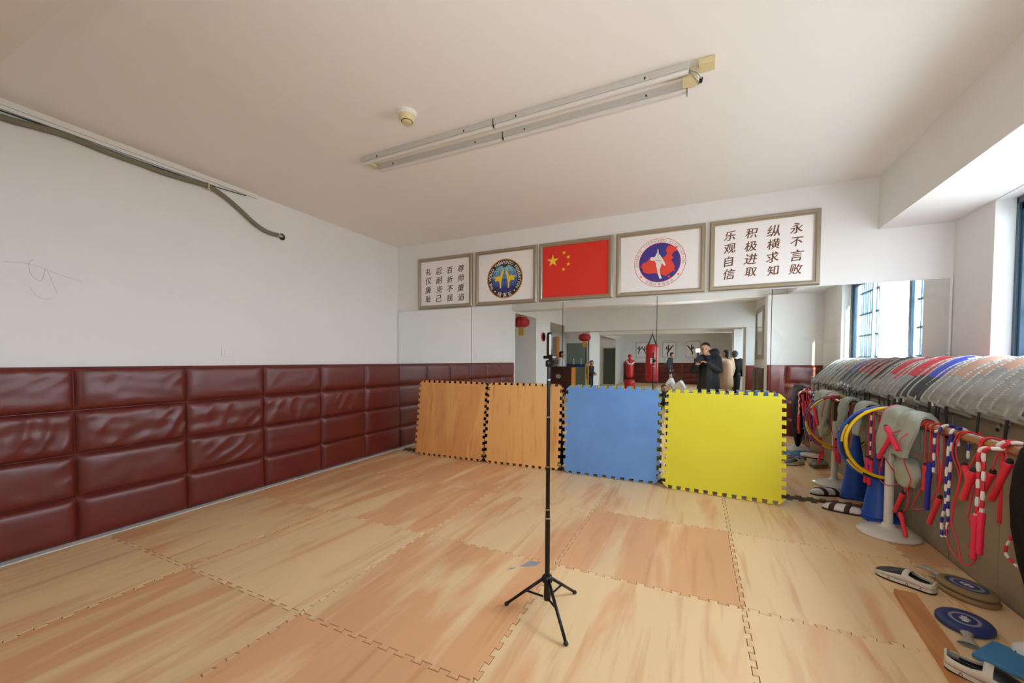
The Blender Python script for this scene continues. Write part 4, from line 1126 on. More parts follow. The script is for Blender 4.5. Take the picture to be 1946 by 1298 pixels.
# ------------------------------------------------------------------ things on the floor at the right
t = thing('traffic_cone', (5.213, -0.285, 0), 'blue plastic cone standing behind the white barre stand', 'cone')
b = MB(); ca, sa = math.cos(0.12), math.sin(0.12)
pl = []
for (x, y) in ((-1, -1), (1, -1), (1, 1), (-1, 1)):
    for k in range(5):
        a = math.atan2(y, x) - PI / 4 + PI / 2 * k / 4
        px, py = x * 0.098 + 0.026 * math.cos(a), y * 0.098 + 0.026 * math.sin(a)
        pl.append((5.213 + px * ca - py * sa, -0.285 + px * sa + py * ca))
b.prism(pl, lambda a, c, d: (a, c, d), 0.022, 0.0); obj('base', b, 'cone', t, bevel=0.004)
b = MB(); b.lathe([(0.112, 0.0225), (0.104, 0.034), (0.026, 0.565), (0.022, 0.572), (0.016, 0.572), (0.016, 0.54)], (5.213, -0.285, 0), 36); obj('body', b, 'cone', t, smooth=True, auto=True)

def loft(b, secs, mfun=None, skip=None):
    rings = [b.add(s_) for s_ in secs]; n = len(secs[0])
    for i, (a, c) in enumerate(zip(rings, rings[1:])):
        for k in range(n - 1):
            if skip and skip(i, k): continue
            b.face((a + k, a + k + 1, c + k + 1, c + k), mfun(i, k) if mfun else 0)
def shoe(loc, heading, label, pitch_=0.0, name='slip_on_shoe', colors=('shoe_black', 'shoe_white'), grp='black and white slip-on shoes'):
    """local: heel at -0.13, toe at +0.13 along x"""
    t = thing(name, loc, label, 'shoe', grp)
    ch, sh = math.cos(heading), math.sin(heading)
    def W(x, y, z):
        z2 = z + math.tan(pitch_) * (x + 0.13)
        return Vector((loc[0] + x * ch - y * sh, loc[1] + x * sh + y * ch, loc[2] + z2))
    def hw(s):     # half width along the length, s 0 heel .. 1 toe
        return 0.030 + 0.018 * math.sin(PI * min(1, s * 1.15)) * (0.6 + 0.9 * s) if 0.04 < s < 0.93 else 0.030 * math.sqrt(max(0.0, s / 0.04 if s < 0.5 else (1 - s) / 0.07)) + 0.001
    S = [0, 0.01, 0.03, 0.06, 0.12, 0.2, 0.3, 0.36, 0.4, 0.45, 0.5, 0.6, 0.7, 0.8, 0.88, 0.94, 0.975, 0.992, 1.0]
    HW = {s: hw(s) for s in S}
    HW.update({0: 0.006, 0.01: 0.018, 0.03: 0.026, 0.06: 0.031, 0.12: 0.035, 0.2: 0.037, 0.3: 0.038, 0.36: 0.039, 0.4: 0.040, 0.45: 0.042, 0.5: 0.044, 0.6: 0.047, 0.7: 0.0485, 0.8: 0.047, 0.88: 0.042, 0.94: 0.034, 0.975: 0.024, 0.992: 0.014, 1.0: 0.004})
    HW = {k_: v_ * 1.16 for k_, v_ in HW.items()}
    out = [(-0.13 + 0.26 * s, HW[s]) for s in S] + [(-0.13 + 0.26 * s, -HW[s]) for s in S[::-1]]
    b = MB()
    n = len(out)
    r0 = b.add([W(x, y * 1.02, 0.001) for x, y in out]); r1 = b.add([W(x, y * 1.05, 0.010) for x, y in out]); r2 = b.add([W(x, y * 1.02, 0.026) for x, y in out])
    b.face([r0 + k for k in range(n)][::-1], 1); b.face([r2 + k for k in range(n)], 2)
    for a, c, mm in ((r0, r1, 1), (r1, r2, 0)):
        for k in range(n): b.face((a + k, a + (k + 1) % n, c + (k + 1) % n, c + k), mm)
    obj('sole', b, [colors[1], 'dark', 'dark'], t, smooth=False)
    HT = {0: 0.066, 0.01: 0.068, 0.03: 0.069, 0.06: 0.068, 0.12: 0.064, 0.2: 0.062, 0.3: 0.066, 0.36: 0.076, 0.4: 0.082, 0.45: 0.083, 0.5: 0.081, 0.6: 0.073, 0.7: 0.064, 0.8: 0.056, 0.88: 0.046, 0.94: 0.040, 0.975: 0.035, 0.992: 0.030, 1.0: 0.027}
    K = 16
    secs = []
    for s in S:
        row = []
        for k in range(K + 1):
            a = PI * k / K
            y = HW[s] * math.cos(a) * (1 if abs(math.cos(a)) > 0.95 else 0.99)
            z = 0.026 + (HT[s] - 0.026) * (math.sin(a) ** 0.6)
            row.append(W(-0.13 + 0.26 * s, y, z))
        secs.append(row)
    b = MB()
    def mf(i, k):
        if S[i] >= 0.49: return 0 if 2 <= k < K - 2 else 1
        if S[i] >= 0.40: return 1
        return 1
    loft(b, secs, mf, lambda i, k: 0.02 < S[i] < 0.38 and 2 < k < K - 3)
    b.face([len(b.v) - len(S) * (K + 1) + k for k in range(K + 1)], 1)
    lb = MB(); c0 = [sum((v for v in row), Vector()) / len(row) for row in secs]
    li = [[c + (v - c) * 0.90 for v in row] for c, row in zip(c0, secs)]
    loft(lb, li, None, lambda i, k: 0.02 < S[i] < 0.38 and 2 < k < K - 3)
    lo_ = obj('lining', lb, 'dark', t, smooth=True)
    up = obj('upper', b, [colors[0], colors[1]], t, smooth=True)
    md = up.modifiers.new('solidify', 'SOLIDIFY'); md.thickness = 0.004; md.offset = -1
    for (x, s_) in ((-0.085, 1), (-0.03, 1), (0.045, 1), (-0.085, -1), (-0.03, -1), (0.045, -1)):
        s = (x + 0.13) / 0.26
        q = min(S, key=lambda z: abs(z - s))
        b = MB(); p0 = W(x, s_ * (HW[q] * 1.055 + 0.0005), 0.012); p1 = W(x + 0.005, s_ * (HW[q] * 1.045 + 0.0005), 0.024); p2 = W(x + 0.011, s_ * (HW[q] * 1.055 + 0.0005), 0.014)
        b.tube([p0, p1, p2], 0.0018, 5); obj('red_mark', b, 'shoe_red', t)
    return t
shoe((4.962, -1.452, 0.0), math.radians(141), 'black and white slip-on shoe lying before the round target pads')
shoe((4.912, -2.315, 0.030), math.radians(-29), 'black and white slip-on shoe on the plank at the bottom right corner', -0.09)

# round kicking targets
def target(loc, ax, ay, ang, label, top, rim, hdir, hl_, z0):
    t = thing('kick_target', loc, label, 'kick target', 'round kick targets')
    b = MB(); b.lathe([(0.92, z0), (1.0, z0 + 0.008), (1.0, z0 + 0.018), (0.93, z0 + 0.0265), (0.70, z0 + 0.029), (0.55, z0 + 0.0292), (0.42, z0 + 0.0293), (0.20, z0 + 0.0294)], (loc[0], loc[1], 0), 40, sx=ax, sy=ay, ang=ang, mids=[1, 1, 1, 1, 0, 2, 0, 2])
    obj('pad', b, [top, rim, 'target_grey'], t, smooth=True)
    b = MB(); d = Vector((math.cos(ang), math.sin(ang), 0)); n_ = Vector((-d.y, d.x, 0)); c = Vector((loc[0], loc[1], z0 + 0.0300))
    for k in range(3): b.obox(c + d * (-0.022 + 0.022 * k), d * 0.006, n_ * (0.010 + 0.004 * (k % 2)), (0, 0, 0.0004))
    for k in range(3):
        pass
    obj('print', b, 'bead_w', t)
    hd = Vector((math.cos(hdir), math.sin(hdir), 0)); hn = Vector((-hd.y, hd.x, 0)); r = ax * 0.97
    b = MB()
    p0 = Vector((loc[0], loc[1], z0 + 0.013)) + hd * (r - 0.01)
    secs = []
    for k in range(9):
        s = k / 8; w = 0.026 - 0.010 * math.sin(PI * min(1, s * 1.2)) + 0.012 * max(0, s - 0.8) * 5
        p = p0 + hd * (hl_ * s) + Vector((0, 0, 0.004 * math.sin(PI * s)))
        secs.append([p + hn * (w * math.cos(2 * PI * q / 12)) + Vector((0, 0, 0.010 * math.sin(2 * PI * q / 12))) for q in range(13)])
    loft(b, secs); obj('handle', b, 'cabgrey', t, smooth=True)
    return t
target((5.205, -1.475, 0.0), 0.135, 0.095, math.radians(-62), 'lower tan kick target of the two stacked by the cabinets', 'target_tan', 'target_tan', math.radians(112), 0.05, 0.001)
target((5.205, -1.475, 0.032), 0.130, 0.092, math.radians(-62), 'upper kick target of the two stacked, with a blue ring print', 'target_blue', 'target_tan', math.radians(118), 0.11, 0.032)
target((5.050, -1.815, 0.001), 0.115, 0.100, math.radians(70), 'blue kick target with grey rings lying beside the orange plank', 'target_blue', 'target_blue', math.radians(-110), 0.12, 0.001)
# plank
b = MB(); d = Vector((-0.098, -0.995, 0)).normalized(); n_ = Vector((-d.y, d.x, 0))
b.obox(Vector((4.900, -1.625, 0.0155)) + d * 0.40, d * 0.40, n_ * 0.044, (0, 0, 0.0145))
obj('wooden_plank', b, 'board', label='orange-brown plank lying on the floor mats under the slip-on shoe', cat='plank', bevel=0.002)
# blue pad and white foot guard
b = MB(); c = Vector((5.140, -2.130, 0.0165)); d1 = Vector((0.66, 0.75, -0.02)).normalized(); d2 = Vector((0.75, -0.66, 0.02)).normalized(); n_ = d1.cross(d2)
b.obox(c, d1 * 0.105, d2 * 0.165, n_ * 0.009); obj('blue_pad', b, 'lightblue', label='flat light blue foam pad at the bottom right, leaning on the stand base', cat='foam pad', bevel=0.004)
def foot_guard(loc, heading, label, straps=True):
    t = thing('foot_guard', loc, label, 'foot guard', 'white foot guards')
    ch, sh = math.cos(heading), math.sin(heading)
    def W(x, y, z): return Vector((loc[0] + x * ch - y * sh, loc[1] + x * sh + y * ch, loc[2] + z))
    HWt = [(0.0, 0.006, 0.020), (0.03, 0.024, 0.034), (0.10, 0.040, 0.048), (0.22, 0.050, 0.058), (0.38, 0.054, 0.064), (0.55, 0.052, 0.066), (0.72, 0.048, 0.064), (0.86, 0.043, 0.060), (0.95, 0.034, 0.052), (0.99, 0.016, 0.040), (1.0, 0.004, 0.03)]
    K = 14
    secs = [[W(-0.13 + 0.26 * s, w * math.cos(PI * k / K), 0.014 + (h - 0.014) * math.sin(PI * k / K) ** 0.7) for k in range(K + 1)] for s, w, h in HWt]
    b = MB(); loft(b, secs)
    for i in range(len(secs) - 1):
        pass
    a = len(b.v) - len(secs) * (K + 1)
    for i in range(len(secs) - 1): b.face((a + i * (K + 1), a + (i + 1) * (K + 1), a + (i + 1) * (K + 1) + K, a + i * (K + 1) + K))
    obj('body', b, 'bead_w', t, smooth=True)
    b = MB(); pl = [(-0.13 + 0.26 * s, w) for s, w, h in HWt] + [(-0.13 + 0.26 * s, -w) for s, w, h in HWt[::-1]]
    b.prism(pl, lambda x, y, z: W(x, y * 1.02, z), 0.0135, 0.001); obj('sole', b, 'dark', t)
    if straps:
        for x0 in (-0.045, 0.055):
            b = MB(); ss = []
            for xx in (x0 - 0.018, x0 + 0.018):
                s = (xx + 0.13) / 0.26
                for (sa_, wa, ha), (sb, wb, hb) in zip(HWt, HWt[1:]):
                    if sa_ <= s <= sb:
                        f = (s - sa_) / (sb - sa_); w = wa + (wb - wa) * f + 0.003; h = ha + (hb - ha) * f + 0.003
                ss.append([W(xx + 0.02 * math.cos(PI * k / K), w * math.cos(PI * k / K), 0.010 + (h - 0.010) * math.sin(PI * k / K) ** 0.7) for k in range(K + 1)])
            loft(b, ss); st = obj('strap', b, 'woodbrown', t, smooth=True)
            md = st.modifiers.new('solidify', 'SOLIDIFY'); md.thickness = 0.002; md.offset = 1
    return t
foot_guard((4.985, -0.245, 0.0), math.radians(-18), 'white foot guard with two dark straps in front of the blue cone')
foot_guard((5.245, -1.965, 0.0), math.radians(200), 'plain white foot guard at the right edge beyond the blue pad', False)

# ------------------------------------------------------------------ the room behind, seen in the mirror
def low_pads(org, ud, nd, total, n, rows, h, label_of, mat='leather', start=0):
    w = total / n
    for k in range(n):
        pad_panel(Vector(org) + Vector(ud) * (w * k), ud, nd, w, rows, h / rows, 0.004, 0.026, mat, [0.003] * rows, 40 + k * 1.9 + start, label_of(k), nu=16, nv=10)
pad_panel((4.942, -3.6415, 0), (1, 0, 0), (0, 1, 0), 0.274, 1, 1.20, 0.004, 0.026, 'leather', [0.002], 61.0, 'tall maroon padded panel reflected right of the yellow mat, without cross seams', nu=16, nv=16)
pad_panel((5.218, -3.6415, 0), (1, 0, 0), (0, 1, 0), 0.50, 4, 0.30, 0.004, 0.026, 'leather', [0.001, 0.002, 0.004, 0.002], 63.0, 'maroon padded panel with cushions, reflected beside the cabinet end', nu=20, nv=10)
low_pads((5.02, -7.81, 0), (1, 0, 0), (0, 1, 0), 0.69, 1, 1, 1.15, lambda k: 'maroon padded panel on the far pier, reflected right of the tan coat')
pad_panel((4.9215, -3.95, 0), (0, -1, 0), (-1, 0, 0), 0.58, 1, 0.86, 0.28, 0.05, 'brownpad', [0.003], 71.0, 'brown padded panel below the framed wall mirror, nearer one', nu=16, nv=14, name='brown_wall_pad')
pad_panel((4.9215, -4.56, 0), (0, -1, 0), (-1, 0, 0), 0.58, 1, 0.86, 0.28, 0.05, 'brownpad', [0.003], 73.0, 'brown padded panel below the framed wall mirror, farther one', nu=16, nv=14, name='brown_wall_pad')
for k in range(8):
    pad_panel((-0.02 + 0.63 * (k + 1), YF + 0.0185, 0), (-1, 0, 0), (0, 1, 0), 0.63, 4, 0.286, 0.004, 0.02, 'leather', [0.002] * 4, 80 + k * 2.3, 'maroon padded panel on the far end wall, %s from the dark door' % ['first', 'second', 'third', 'fourth', 'fifth', 'sixth', 'seventh', 'eighth'][k], nu=12, nv=6)
# framed wall mirror on the pier end
t = thing('framed_mirror', (4.94, -4.5, 1.30), 'grey framed wall mirror above the brown pads, reflected at the pier', 'mirror')
b = MB()
for q in ((-5.00, -4.92, 1.30, 2.28), (-4.11, -4.03, 1.30, 2.28), (-4.9195, -4.1105, 1.30, 1.38), (-4.9195, -4.1105, 2.20, 2.28)): b.box(4.915, 4.9395, *q)
obj('frame', b, 'cabgrey', t, bevel=0.004)
b = MB(); b.box(4.925, 4.9395, -4.9193, -4.1107, 1.3803, 2.1997); obj('glass', b, 'mirror_worn', t)

def lantern(x, y, z, top, label):
    t = thing('paper_lantern', (x, y, z), label, 'lantern', 'red paper lanterns')
    b = MB(); n = 48; pr_ = []
    for k in range(13):
        a = -PI / 2 + PI * k / 12; pr_.append((0.06 + 0.145 * math.cos(a) ** 0.8 if abs(math.cos(a)) > 1e-6 else 0.06, 0.125 * math.sin(a)))
    rings = []
    for (r, h) in pr_:
        rings.append(b.add([(x + r * (1 + 0.035 * math.cos(k * PI * 2 * 12 / n)) * math.cos(2 * PI * k / n), y + r * (1 + 0.035 * math.cos(k * PI * 2 * 12 / n)) * math.sin(2 * PI * k / n), z + h) for k in range(n)]))
    for a, c in zip(rings, rings[1:]):
        for k in range(n): b.face((a + k, a + (k + 1) % n, c + (k + 1) % n, c + k))
    obj('shade', b, 'lantern', t, smooth=True)
    for h0, h1 in ((-0.145, -0.1255), (0.1255, 0.145)):
        b = MB(); b.lathe([(0.07, h0), (0.07, h1)], (x, y, z), 24); obj('rim', b, 'gold', t, smooth=True, auto=True)
    b = MB(); b.box(x - 0.07, x + 0.07, y - 0.006, y + 0.006, z - 0.33, z - 0.15); obj('tag', b, 'gold', t)
    b = MB(); b.tube([(x, y, z + 0.1455), (x, y, top)], 0.004, 6); obj('cord', b, 'dark', t)
lantern(-0.13, -4.70, 2.21, 2.3695, 'red lantern with a gold tag, reflected beside the end of the left wall')
lantern(0.36, -9.0, 2.05, CEIL - 0.001, 'red lantern reflected above the two upright poles')
t = thing('wall_clock', (0.0, -5.9, 1.78), 'round wall clock with a red rim on the white pier', 'clock')
b = MB(); b.lathe([(0.125, 0.0005), (0.125, 0.03), (0.112, 0.036), (0.100, 0.030)], (0, -5.9, 1.905), 32, axis='x'); obj('rim', b, 'r_plastic', t, smooth=True)
b = MB(); b.lathe([(0.098, 0.0305), (0.0, 0.0305)], (0, -5.9, 1.905), 32, axis='x'); obj('dial', b, 'paper', t)
b = MB(); b.tube([(0.0345, -5.9, 1.96), (0.0345, -5.9, 1.905), (0.0345, -5.95, 1.88)], 0.004, 5); obj('hands', b, 'dark', t)
for k, (x, lab) in enumerate(((0.395, 'left of two upright poles with gold lower halves, under the lantern'), (0.475, 'right of two upright poles with gold lower halves, under the lantern'))):
    t = thing('upright_pole', (x, -9.05, 0), lab, 'pole', 'two upright poles')
    b = MB(); b.tube([(x, -9.05, 0.001), (x, -9.05, 1.15)], 0.022, 12); obj('lower_half', b, 'gold', t, smooth=True, auto=True)
    b = MB(); b.tube([(x, -9.05, 1.151), (x, -9.05, 2.02)], 0.018, 12); obj('upper_half', b, 'blackmetal', t, smooth=True, auto=True)
# punch bag
bx, by = 2.64, -8.06
t = thing('punching_bag', (bx, by, 0.68), 'long red punching bag hanging on straps, reflected above the blue mat', 'punching bag')
b = MB(); b.lathe([(0.13, 0.66), (0.165, 0.68), (0.178, 0.72), (0.180, 1.0), (0.178, 1.68), (0.165, 1.73), (0.14, 1.745)], (bx, by, 0), 28); obj('body', b, 'bag_red', t, smooth=True)
b = MB()
for k in range(4): a = PI / 4 + PI / 2 * k; b.tube([(bx + 0.15 * math.cos(a), by + 0.15 * math.sin(a), 1.74), (bx, by, 2.06)], 0.010, 6)
b.tube([(bx, by, 2.05), (bx, by, 2.1695)], 0.008, 6); obj('straps', b, 'dark', t)
b = MB(); b.box(bx - 0.03, bx + 0.03, by + 0.176, by + 0.186, 1.18, 1.34); obj('patch', b, 'white', t)
# counter, door and shelf by the passage
t = thing('reception_counter', (-0.66, -9.5, 0), 'dark brown reception counter with an orange end panel by the passage', 'counter')
b = MB(); b.box(-1.25, -0.24, -9.95, -9.45, 0.001, 1.0); obj('body', b, 'woodbrown', t, bevel=0.005)
b = MB(); b.box(-1.28, -0.21, -9.98, -9.42, 1.0005, 1.035); obj('top', b, 'woodbrown', t, bevel=0.005)
b = MB(); b.box(-0.2395, -0.215, -9.95, -9.45, 0.001, 0.999); obj('end_panel', b, 'orange', t)
b = MB(); b.ellipsoid((-0.72, -9.447, 0.68), (0.10, 0.003, 0.08), 16, 8); obj('crest', b, 'cabgrey', t, smooth=True)
t = thing('shelf_unit', (-1.75, -10.6, 0), 'white shelf unit with an orange upright behind the reception counter', 'shelf')
for z in (0.5, 1.0, 1.5, 1.95): b = MB(); b.box(-2.4, -1.15, -10.8, -10.45, z, z + 0.03); obj('shelf_board', b, 'white', t)
for x in (-2.42, -1.148): b = MB(); b.box(x, x + 0.02, -10.8, -10.45, 0.001, 2.2); obj('upright', b, 'orange' if x > -2 else 'white', t)
b = MB(); b.box(-2.399, -1.149, -10.82, -10.801, 0.001, 2.2); obj('back_panel', b, 'white', t)
t = thing('door_1', (-0.55, -11.15, 0), kind='structure')
b = MB(); b.box(-0.93, -0.10, -11.1595, -11.135, 0.001, 1.95); obj('leaf', b, 'doorglass', t)
b = MB(); b.box(-0.93, -0.10, -11.134, -11.132, 1.0, 1.12); obj('band', b, 'target_blue', t)
for x in (-0.62, -0.32): b = MB(); b.tube([(x, -11.10, 1.1), (x, -11.10, 1.35)], 0.014, 8); b.tube([(x, -11.134, 1.12), (x, -11.10, 1.12)], 0.01, 6); b.tube([(x, -11.134, 1.33), (x, -11.10, 1.33)], 0.01, 6); obj('handle', b, 'white', t)
t = thing('door_2', (-0.36, -16.99, 0), kind='structure')
b = MB(); b.box(-0.69, -0.07, -16.9995, -16.965, 0.001, 1.91); obj('leaf', b, 'doordark', t)
b = MB()
for q in ((-0.75, -0.695, 0.001, 1.97), (-0.065, -0.042, 0.001, 1.97), (-0.6945, -0.0655, 1.915, 1.97)): b.box(q[0], q[1], -16.9995, -16.95, q[2], q[3])
obj('frame', b, 'cream', t)
# pictures on the far wall
def far_picture(x0, x1, label, figs):
    t = thing('framed_picture', ((x0 + x1) / 2, YF + 0.001, 1.45), label, 'framed picture', 'framed kicking silhouettes on the far wall')
    z0, z1 = 1.45, 2.30; b = MB()
    for q in ((x0, x0 + 0.03, z0, z1), (x1 - 0.03, x1, z0, z1), (x0 + 0.0305, x1 - 0.0305, z0, z0 + 0.03), (x0 + 0.0305, x1 - 0.0305, z1 - 0.03, z1)): b.box(q[0], q[1], YF + 0.001, YF + 0.03, q[2], q[3])
    obj('frame', b, 'cabgrey', t)
    b = MB(); b.box(x0 + 0.031, x1 - 0.031, YF + 0.001, YF + 0.012, z0 + 0.031, z1 - 0.031); obj('sheet', b, 'paper', t)
    b = MB()
    for (cx_, cz_, sc_, fl) in figs:
        for (a, c, w) in (((0, .28), (-.02, .12), .07), ((-.02, .12), (.0, -.05), .09), ((0, -.05), (.16, .16), .07), ((.16, .16), (.24, .25), .05), ((-.0, -.05), (-.07, -.20), .07), ((-.07, -.20), (-.03, -.34), .05), ((-.02, .13), (-.14, .05), .045), ((-.14, .05), (-.10, .18), .04)):
            line2 = [(cx_ + fl * a[0] * sc_, cz_ + a[1] * sc_), (cx_ + fl * c[0] * sc_, cz_ + c[1] * sc_)]
            b.obox(Vector(((line2[0][0] + line2[1][0]) / 2, YF + 0.0135, (line2[0][1] + line2[1][1]) / 2)), (Vector((line2[1][0] - line2[0][0], 0, line2[1][1] - line2[0][1]))) * 0.55, Vector((line2[1][1] - line2[0][1], 0, -(line2[1][0] - line2[0][0]))).normalized() * w * sc_ * 0.5, (0, 0.001, 0))
    obj('silhouette', b, 'ink', t)
far_picture(0.66, 1.32, 'framed kicking silhouettes on the far wall, left of the red bag', [(0.85, 1.88, 0.75, 1), (1.13, 1.86, 0.7, -1)])
far_picture(2.08, 2.78, 'framed flying kick silhouette on the far wall, right of the red bag', [(2.40, 1.86, 1.0, 1)])
far_picture(3.26, 4.00, 'framed silhouette on the far wall beside the photographer', [(3.55, 1.88, 0.9, -1)])

# ------------------------------------------------------------------ people
def flesh(name, caps, mats, parent, voxel, smooth_it=3, ells=()):
    """one continuous closed skin grown over overlapping tapered limbs"""
    b = MB()
    for (a, c, ra, rb) in caps: b.capsule(a, c, ra, rb)
    for (c, r) in ells: b.ellipsoid(c, r, 16, 12)
    me = bpy.data.meshes.new('tmp'); me.from_pydata(b.v, [], b.f)
    o = bpy.data.objects.new('tmp', me); COL.objects.link(o)
    md = o.modifiers.new('remesh', 'REMESH'); md.mode = 'VOXEL'; md.voxel_size = voxel; md.use_smooth_shade = True
    sm = o.modifiers.new('smooth', 'SMOOTH'); sm.iterations = smooth_it; sm.factor = 0.5
    m2 = bpy.data.meshes.new_from_object(o.evaluated_get(bpy.context.evaluated_depsgraph_get()))
    vs = [v.co.copy() for v in m2.vertices]; fs = [tuple(p.vertices) for p in m2.polygons]
    bpy.data.objects.remove(o); bpy.data.meshes.remove(me); bpy.data.meshes.remove(m2)
    q = MB(); q.v = vs; q.f = fs; q.m = [0] * len(fs)
    return obj(name, q, mats, parent, smooth=True)
V = lambda *a: Vector(a)
def hand(wrist, direction, palm_n, thumb_side, L=0.18, curl=0.9):
    """palm and five bent fingers as capsules"""
    d = Vector(direction).normalized(); n_ = Vector(palm_n); n_ = (n_ - d * n_.dot(d)).normalized(); s = d.cross(n_) * thumb_side
    w = Vector(wrist); caps = []
    for k in (-1, -0.33, 0.33, 1):
        caps.append((w + d * 0.01 + s * 0.012 * k, w + d * 0.085 + s * 0.028 * k, 0.015, 0.013))
    for k, ln in zip((1, 0.33, -0.33, -1), (0.072, 0.080, 0.074, 0.058)):
        p = w + d * 0.088 + s * 0.029 * k; dd = d; r = 0.0088
        for j, f in enumerate((0.45, 0.30, 0.25)):
            dd = (d * math.cos(curl * (j + 0.6)) + n_ * math.sin(curl * (j + 0.6))).normalized()
            q = p + dd * ln * f; caps.append((p, q, r, r * 0.9)); p = q; r *= 0.9
    p = w + d * 0.03 + s * 0.03; q = p + (s * 0.75 + d * 0.6 + n_ * 0.25).normalized() * 0.040; caps.append((p, q, 0.0115, 0.010))
    caps.append((q, q + (d * 0.8 + n_ * 0.6).normalized() * 0.032, 0.0098, 0.0085))
    return caps
def head_caps(c, face, r=0.098):
    f = Vector(face).normalized(); up = Vector((0, 0, 1)); s = f.cross(up).normalized()
    k = r / 0.098
    return ([(c + up * 0.02 * k, c + up * 0.03 * k - f * 0.015 * k, 0.088 * k, 0.090 * k), (c + f * 0.015 * k - up * 0.01 * k, c + f * 0.035 * k - up * 0.085 * k, 0.070 * k, 0.042 * k),
             (c + f * 0.082 * k + up * 0.01 * k, c + f * 0.105 * k - up * 0.028 * k, 0.010 * k, 0.015 * k),
             (c + s * 0.088 * k - up * 0.02 * k, c + s * 0.090 * k + up * 0.015 * k, 0.012 * k, 0.014 * k), (c - s * 0.088 * k - up * 0.02 * k, c - s * 0.090 * k + up * 0.015 * k, 0.012 * k, 0.014 * k),
             (c + f * 0.085 * k - up * 0.062 * k + s * 0.018 * k, c + f * 0.085 * k - up * 0.062 * k - s * 0.018 * k, 0.010 * k, 0.010 * k)])
def eyes(t, c, face, r=0.098):
    f = Vector(face).normalized(); up = Vector((0, 0, 1)); s = f.cross(up).normalized(); k = r / 0.098
    for q in (1, -1):
        b = MB(); b.ellipsoid(c + f * 0.084 * k + s * 0.032 * k * q + up * 0.004, (0.011 * k, 0.011 * k, 0.008 * k), 10, 8); obj('eye', b, 'hair', t, smooth=True)
def person(loc, label, J, top, legs, vox, hairlen=0.0, face=(0, 1, 0), hr=0.098, coat=None, shoes='dark', hands_curl=0.5, scale=1.0, groups=None):
    """J: joint dictionary in world coordinates"""
    t = thing('person', loc, label, 'person', groups)
    c = J['head']; f = Vector(face).normalized()
    caps = head_caps(c, face, hr)
    k = hr / 0.098
    caps += [(J['neck'], c - V(0, 0, 0.05 * k), 0.052 * k, 0.050 * k), (J['pelvis'], J['chest'], 0.105 * k, 0.11 * k), (J['chest'], J['neck'] - V(0, 0, .05), 0.10 * k, 0.06 * k)]
    for s in 'LR':
        sh, el, wr = J['sh' + s], J['el' + s], J['wr' + s]
        caps += [(J['chest'], sh, 0.07 * k, 0.055 * k), (sh, el, 0.046 * k, 0.038 * k), (el, wr, 0.036 * k, 0.025 * k)]
        caps += hand(wr, J.get('hd' + s, wr - el), J.get('pn' + s, V(0, 1, 0.2)), 1 if s == 'L' else -1, curl=hands_curl)
        hp, kn, an = J['hp' + s], J['kn' + s], J['an' + s]
        caps += [(J['pelvis'], hp, 0.09 * k, 0.085 * k), (hp, kn, 0.080 * k, 0.055 * k), (kn, an, 0.052 * k, 0.036 * k)]
    flesh('body', caps, 'skin', t, vox)
    eyes(t, c, face, hr)
    # hair
    hc = [(c + V(0, 0, 0.045 * k) - f * 0.020 * k, c + V(0, 0, 0.035 * k) - f * 0.035 * k, 0.092 * k, 0.095 * k), (c - f * 0.045 * k, c - f * 0.050 * k - V(0, 0, 0.03 * k + hairlen), 0.082 * k, 0.07 * k)]
    flesh('hair', hc, 'hair', t, vox)
    # upper garment
    g = 0.022 * k
    cc = [(J['pelvis'], J['chest'], 0.118 * k + g, 0.13 * k + g), (J['chest'], J['neck'] - V(0, 0, .06), 0.115 * k + g, 0.07 * k + g * 0.5)]
    for s in 'LR':
        sh, el, wr = J['sh' + s], J['el' + s], J['wr' + s]
        cc += [(J['chest'], sh, 0.09 * k + g, 0.062 * k + g), (sh, el, 0.056 * k + g, 0.048 * k + g), (el, wr - (wr - el).normalized() * 0.012, 0.046 * k + g, 0.036 * k + g * 0.7)]
    if coat: cc += coat
    flesh('jacket', cc, top, t, vox)
    cc = []
    for s in 'LR':
        hp, kn, an = J['hp' + s], J['kn' + s], J['an' + s]
        cc += [(J['pelvis'], hp, 0.10 * k + g * .6, 0.094 * k + g * .6), (hp, kn, 0.09 * k + g * .6, 0.066 * k + g * .6), (kn, an + (kn - an).normalized() * 0.04, 0.062 * k + g * .6, 0.048 * k + g * .6)]
    flesh('trousers', cc, legs, t, vox)
    for s in 'LR':
        an = J['an' + s]; fd = J.get('ft' + s, V(f.x, f.y, 0).normalized())
        flesh('shoe', [(an - V(0, 0, 0.02) - fd * 0.03, an + fd * 0.13 * k - V(0, 0, 0.045 * k), 0.045 * k, 0.036 * k)], shoes, t, vox, 2)
    return t
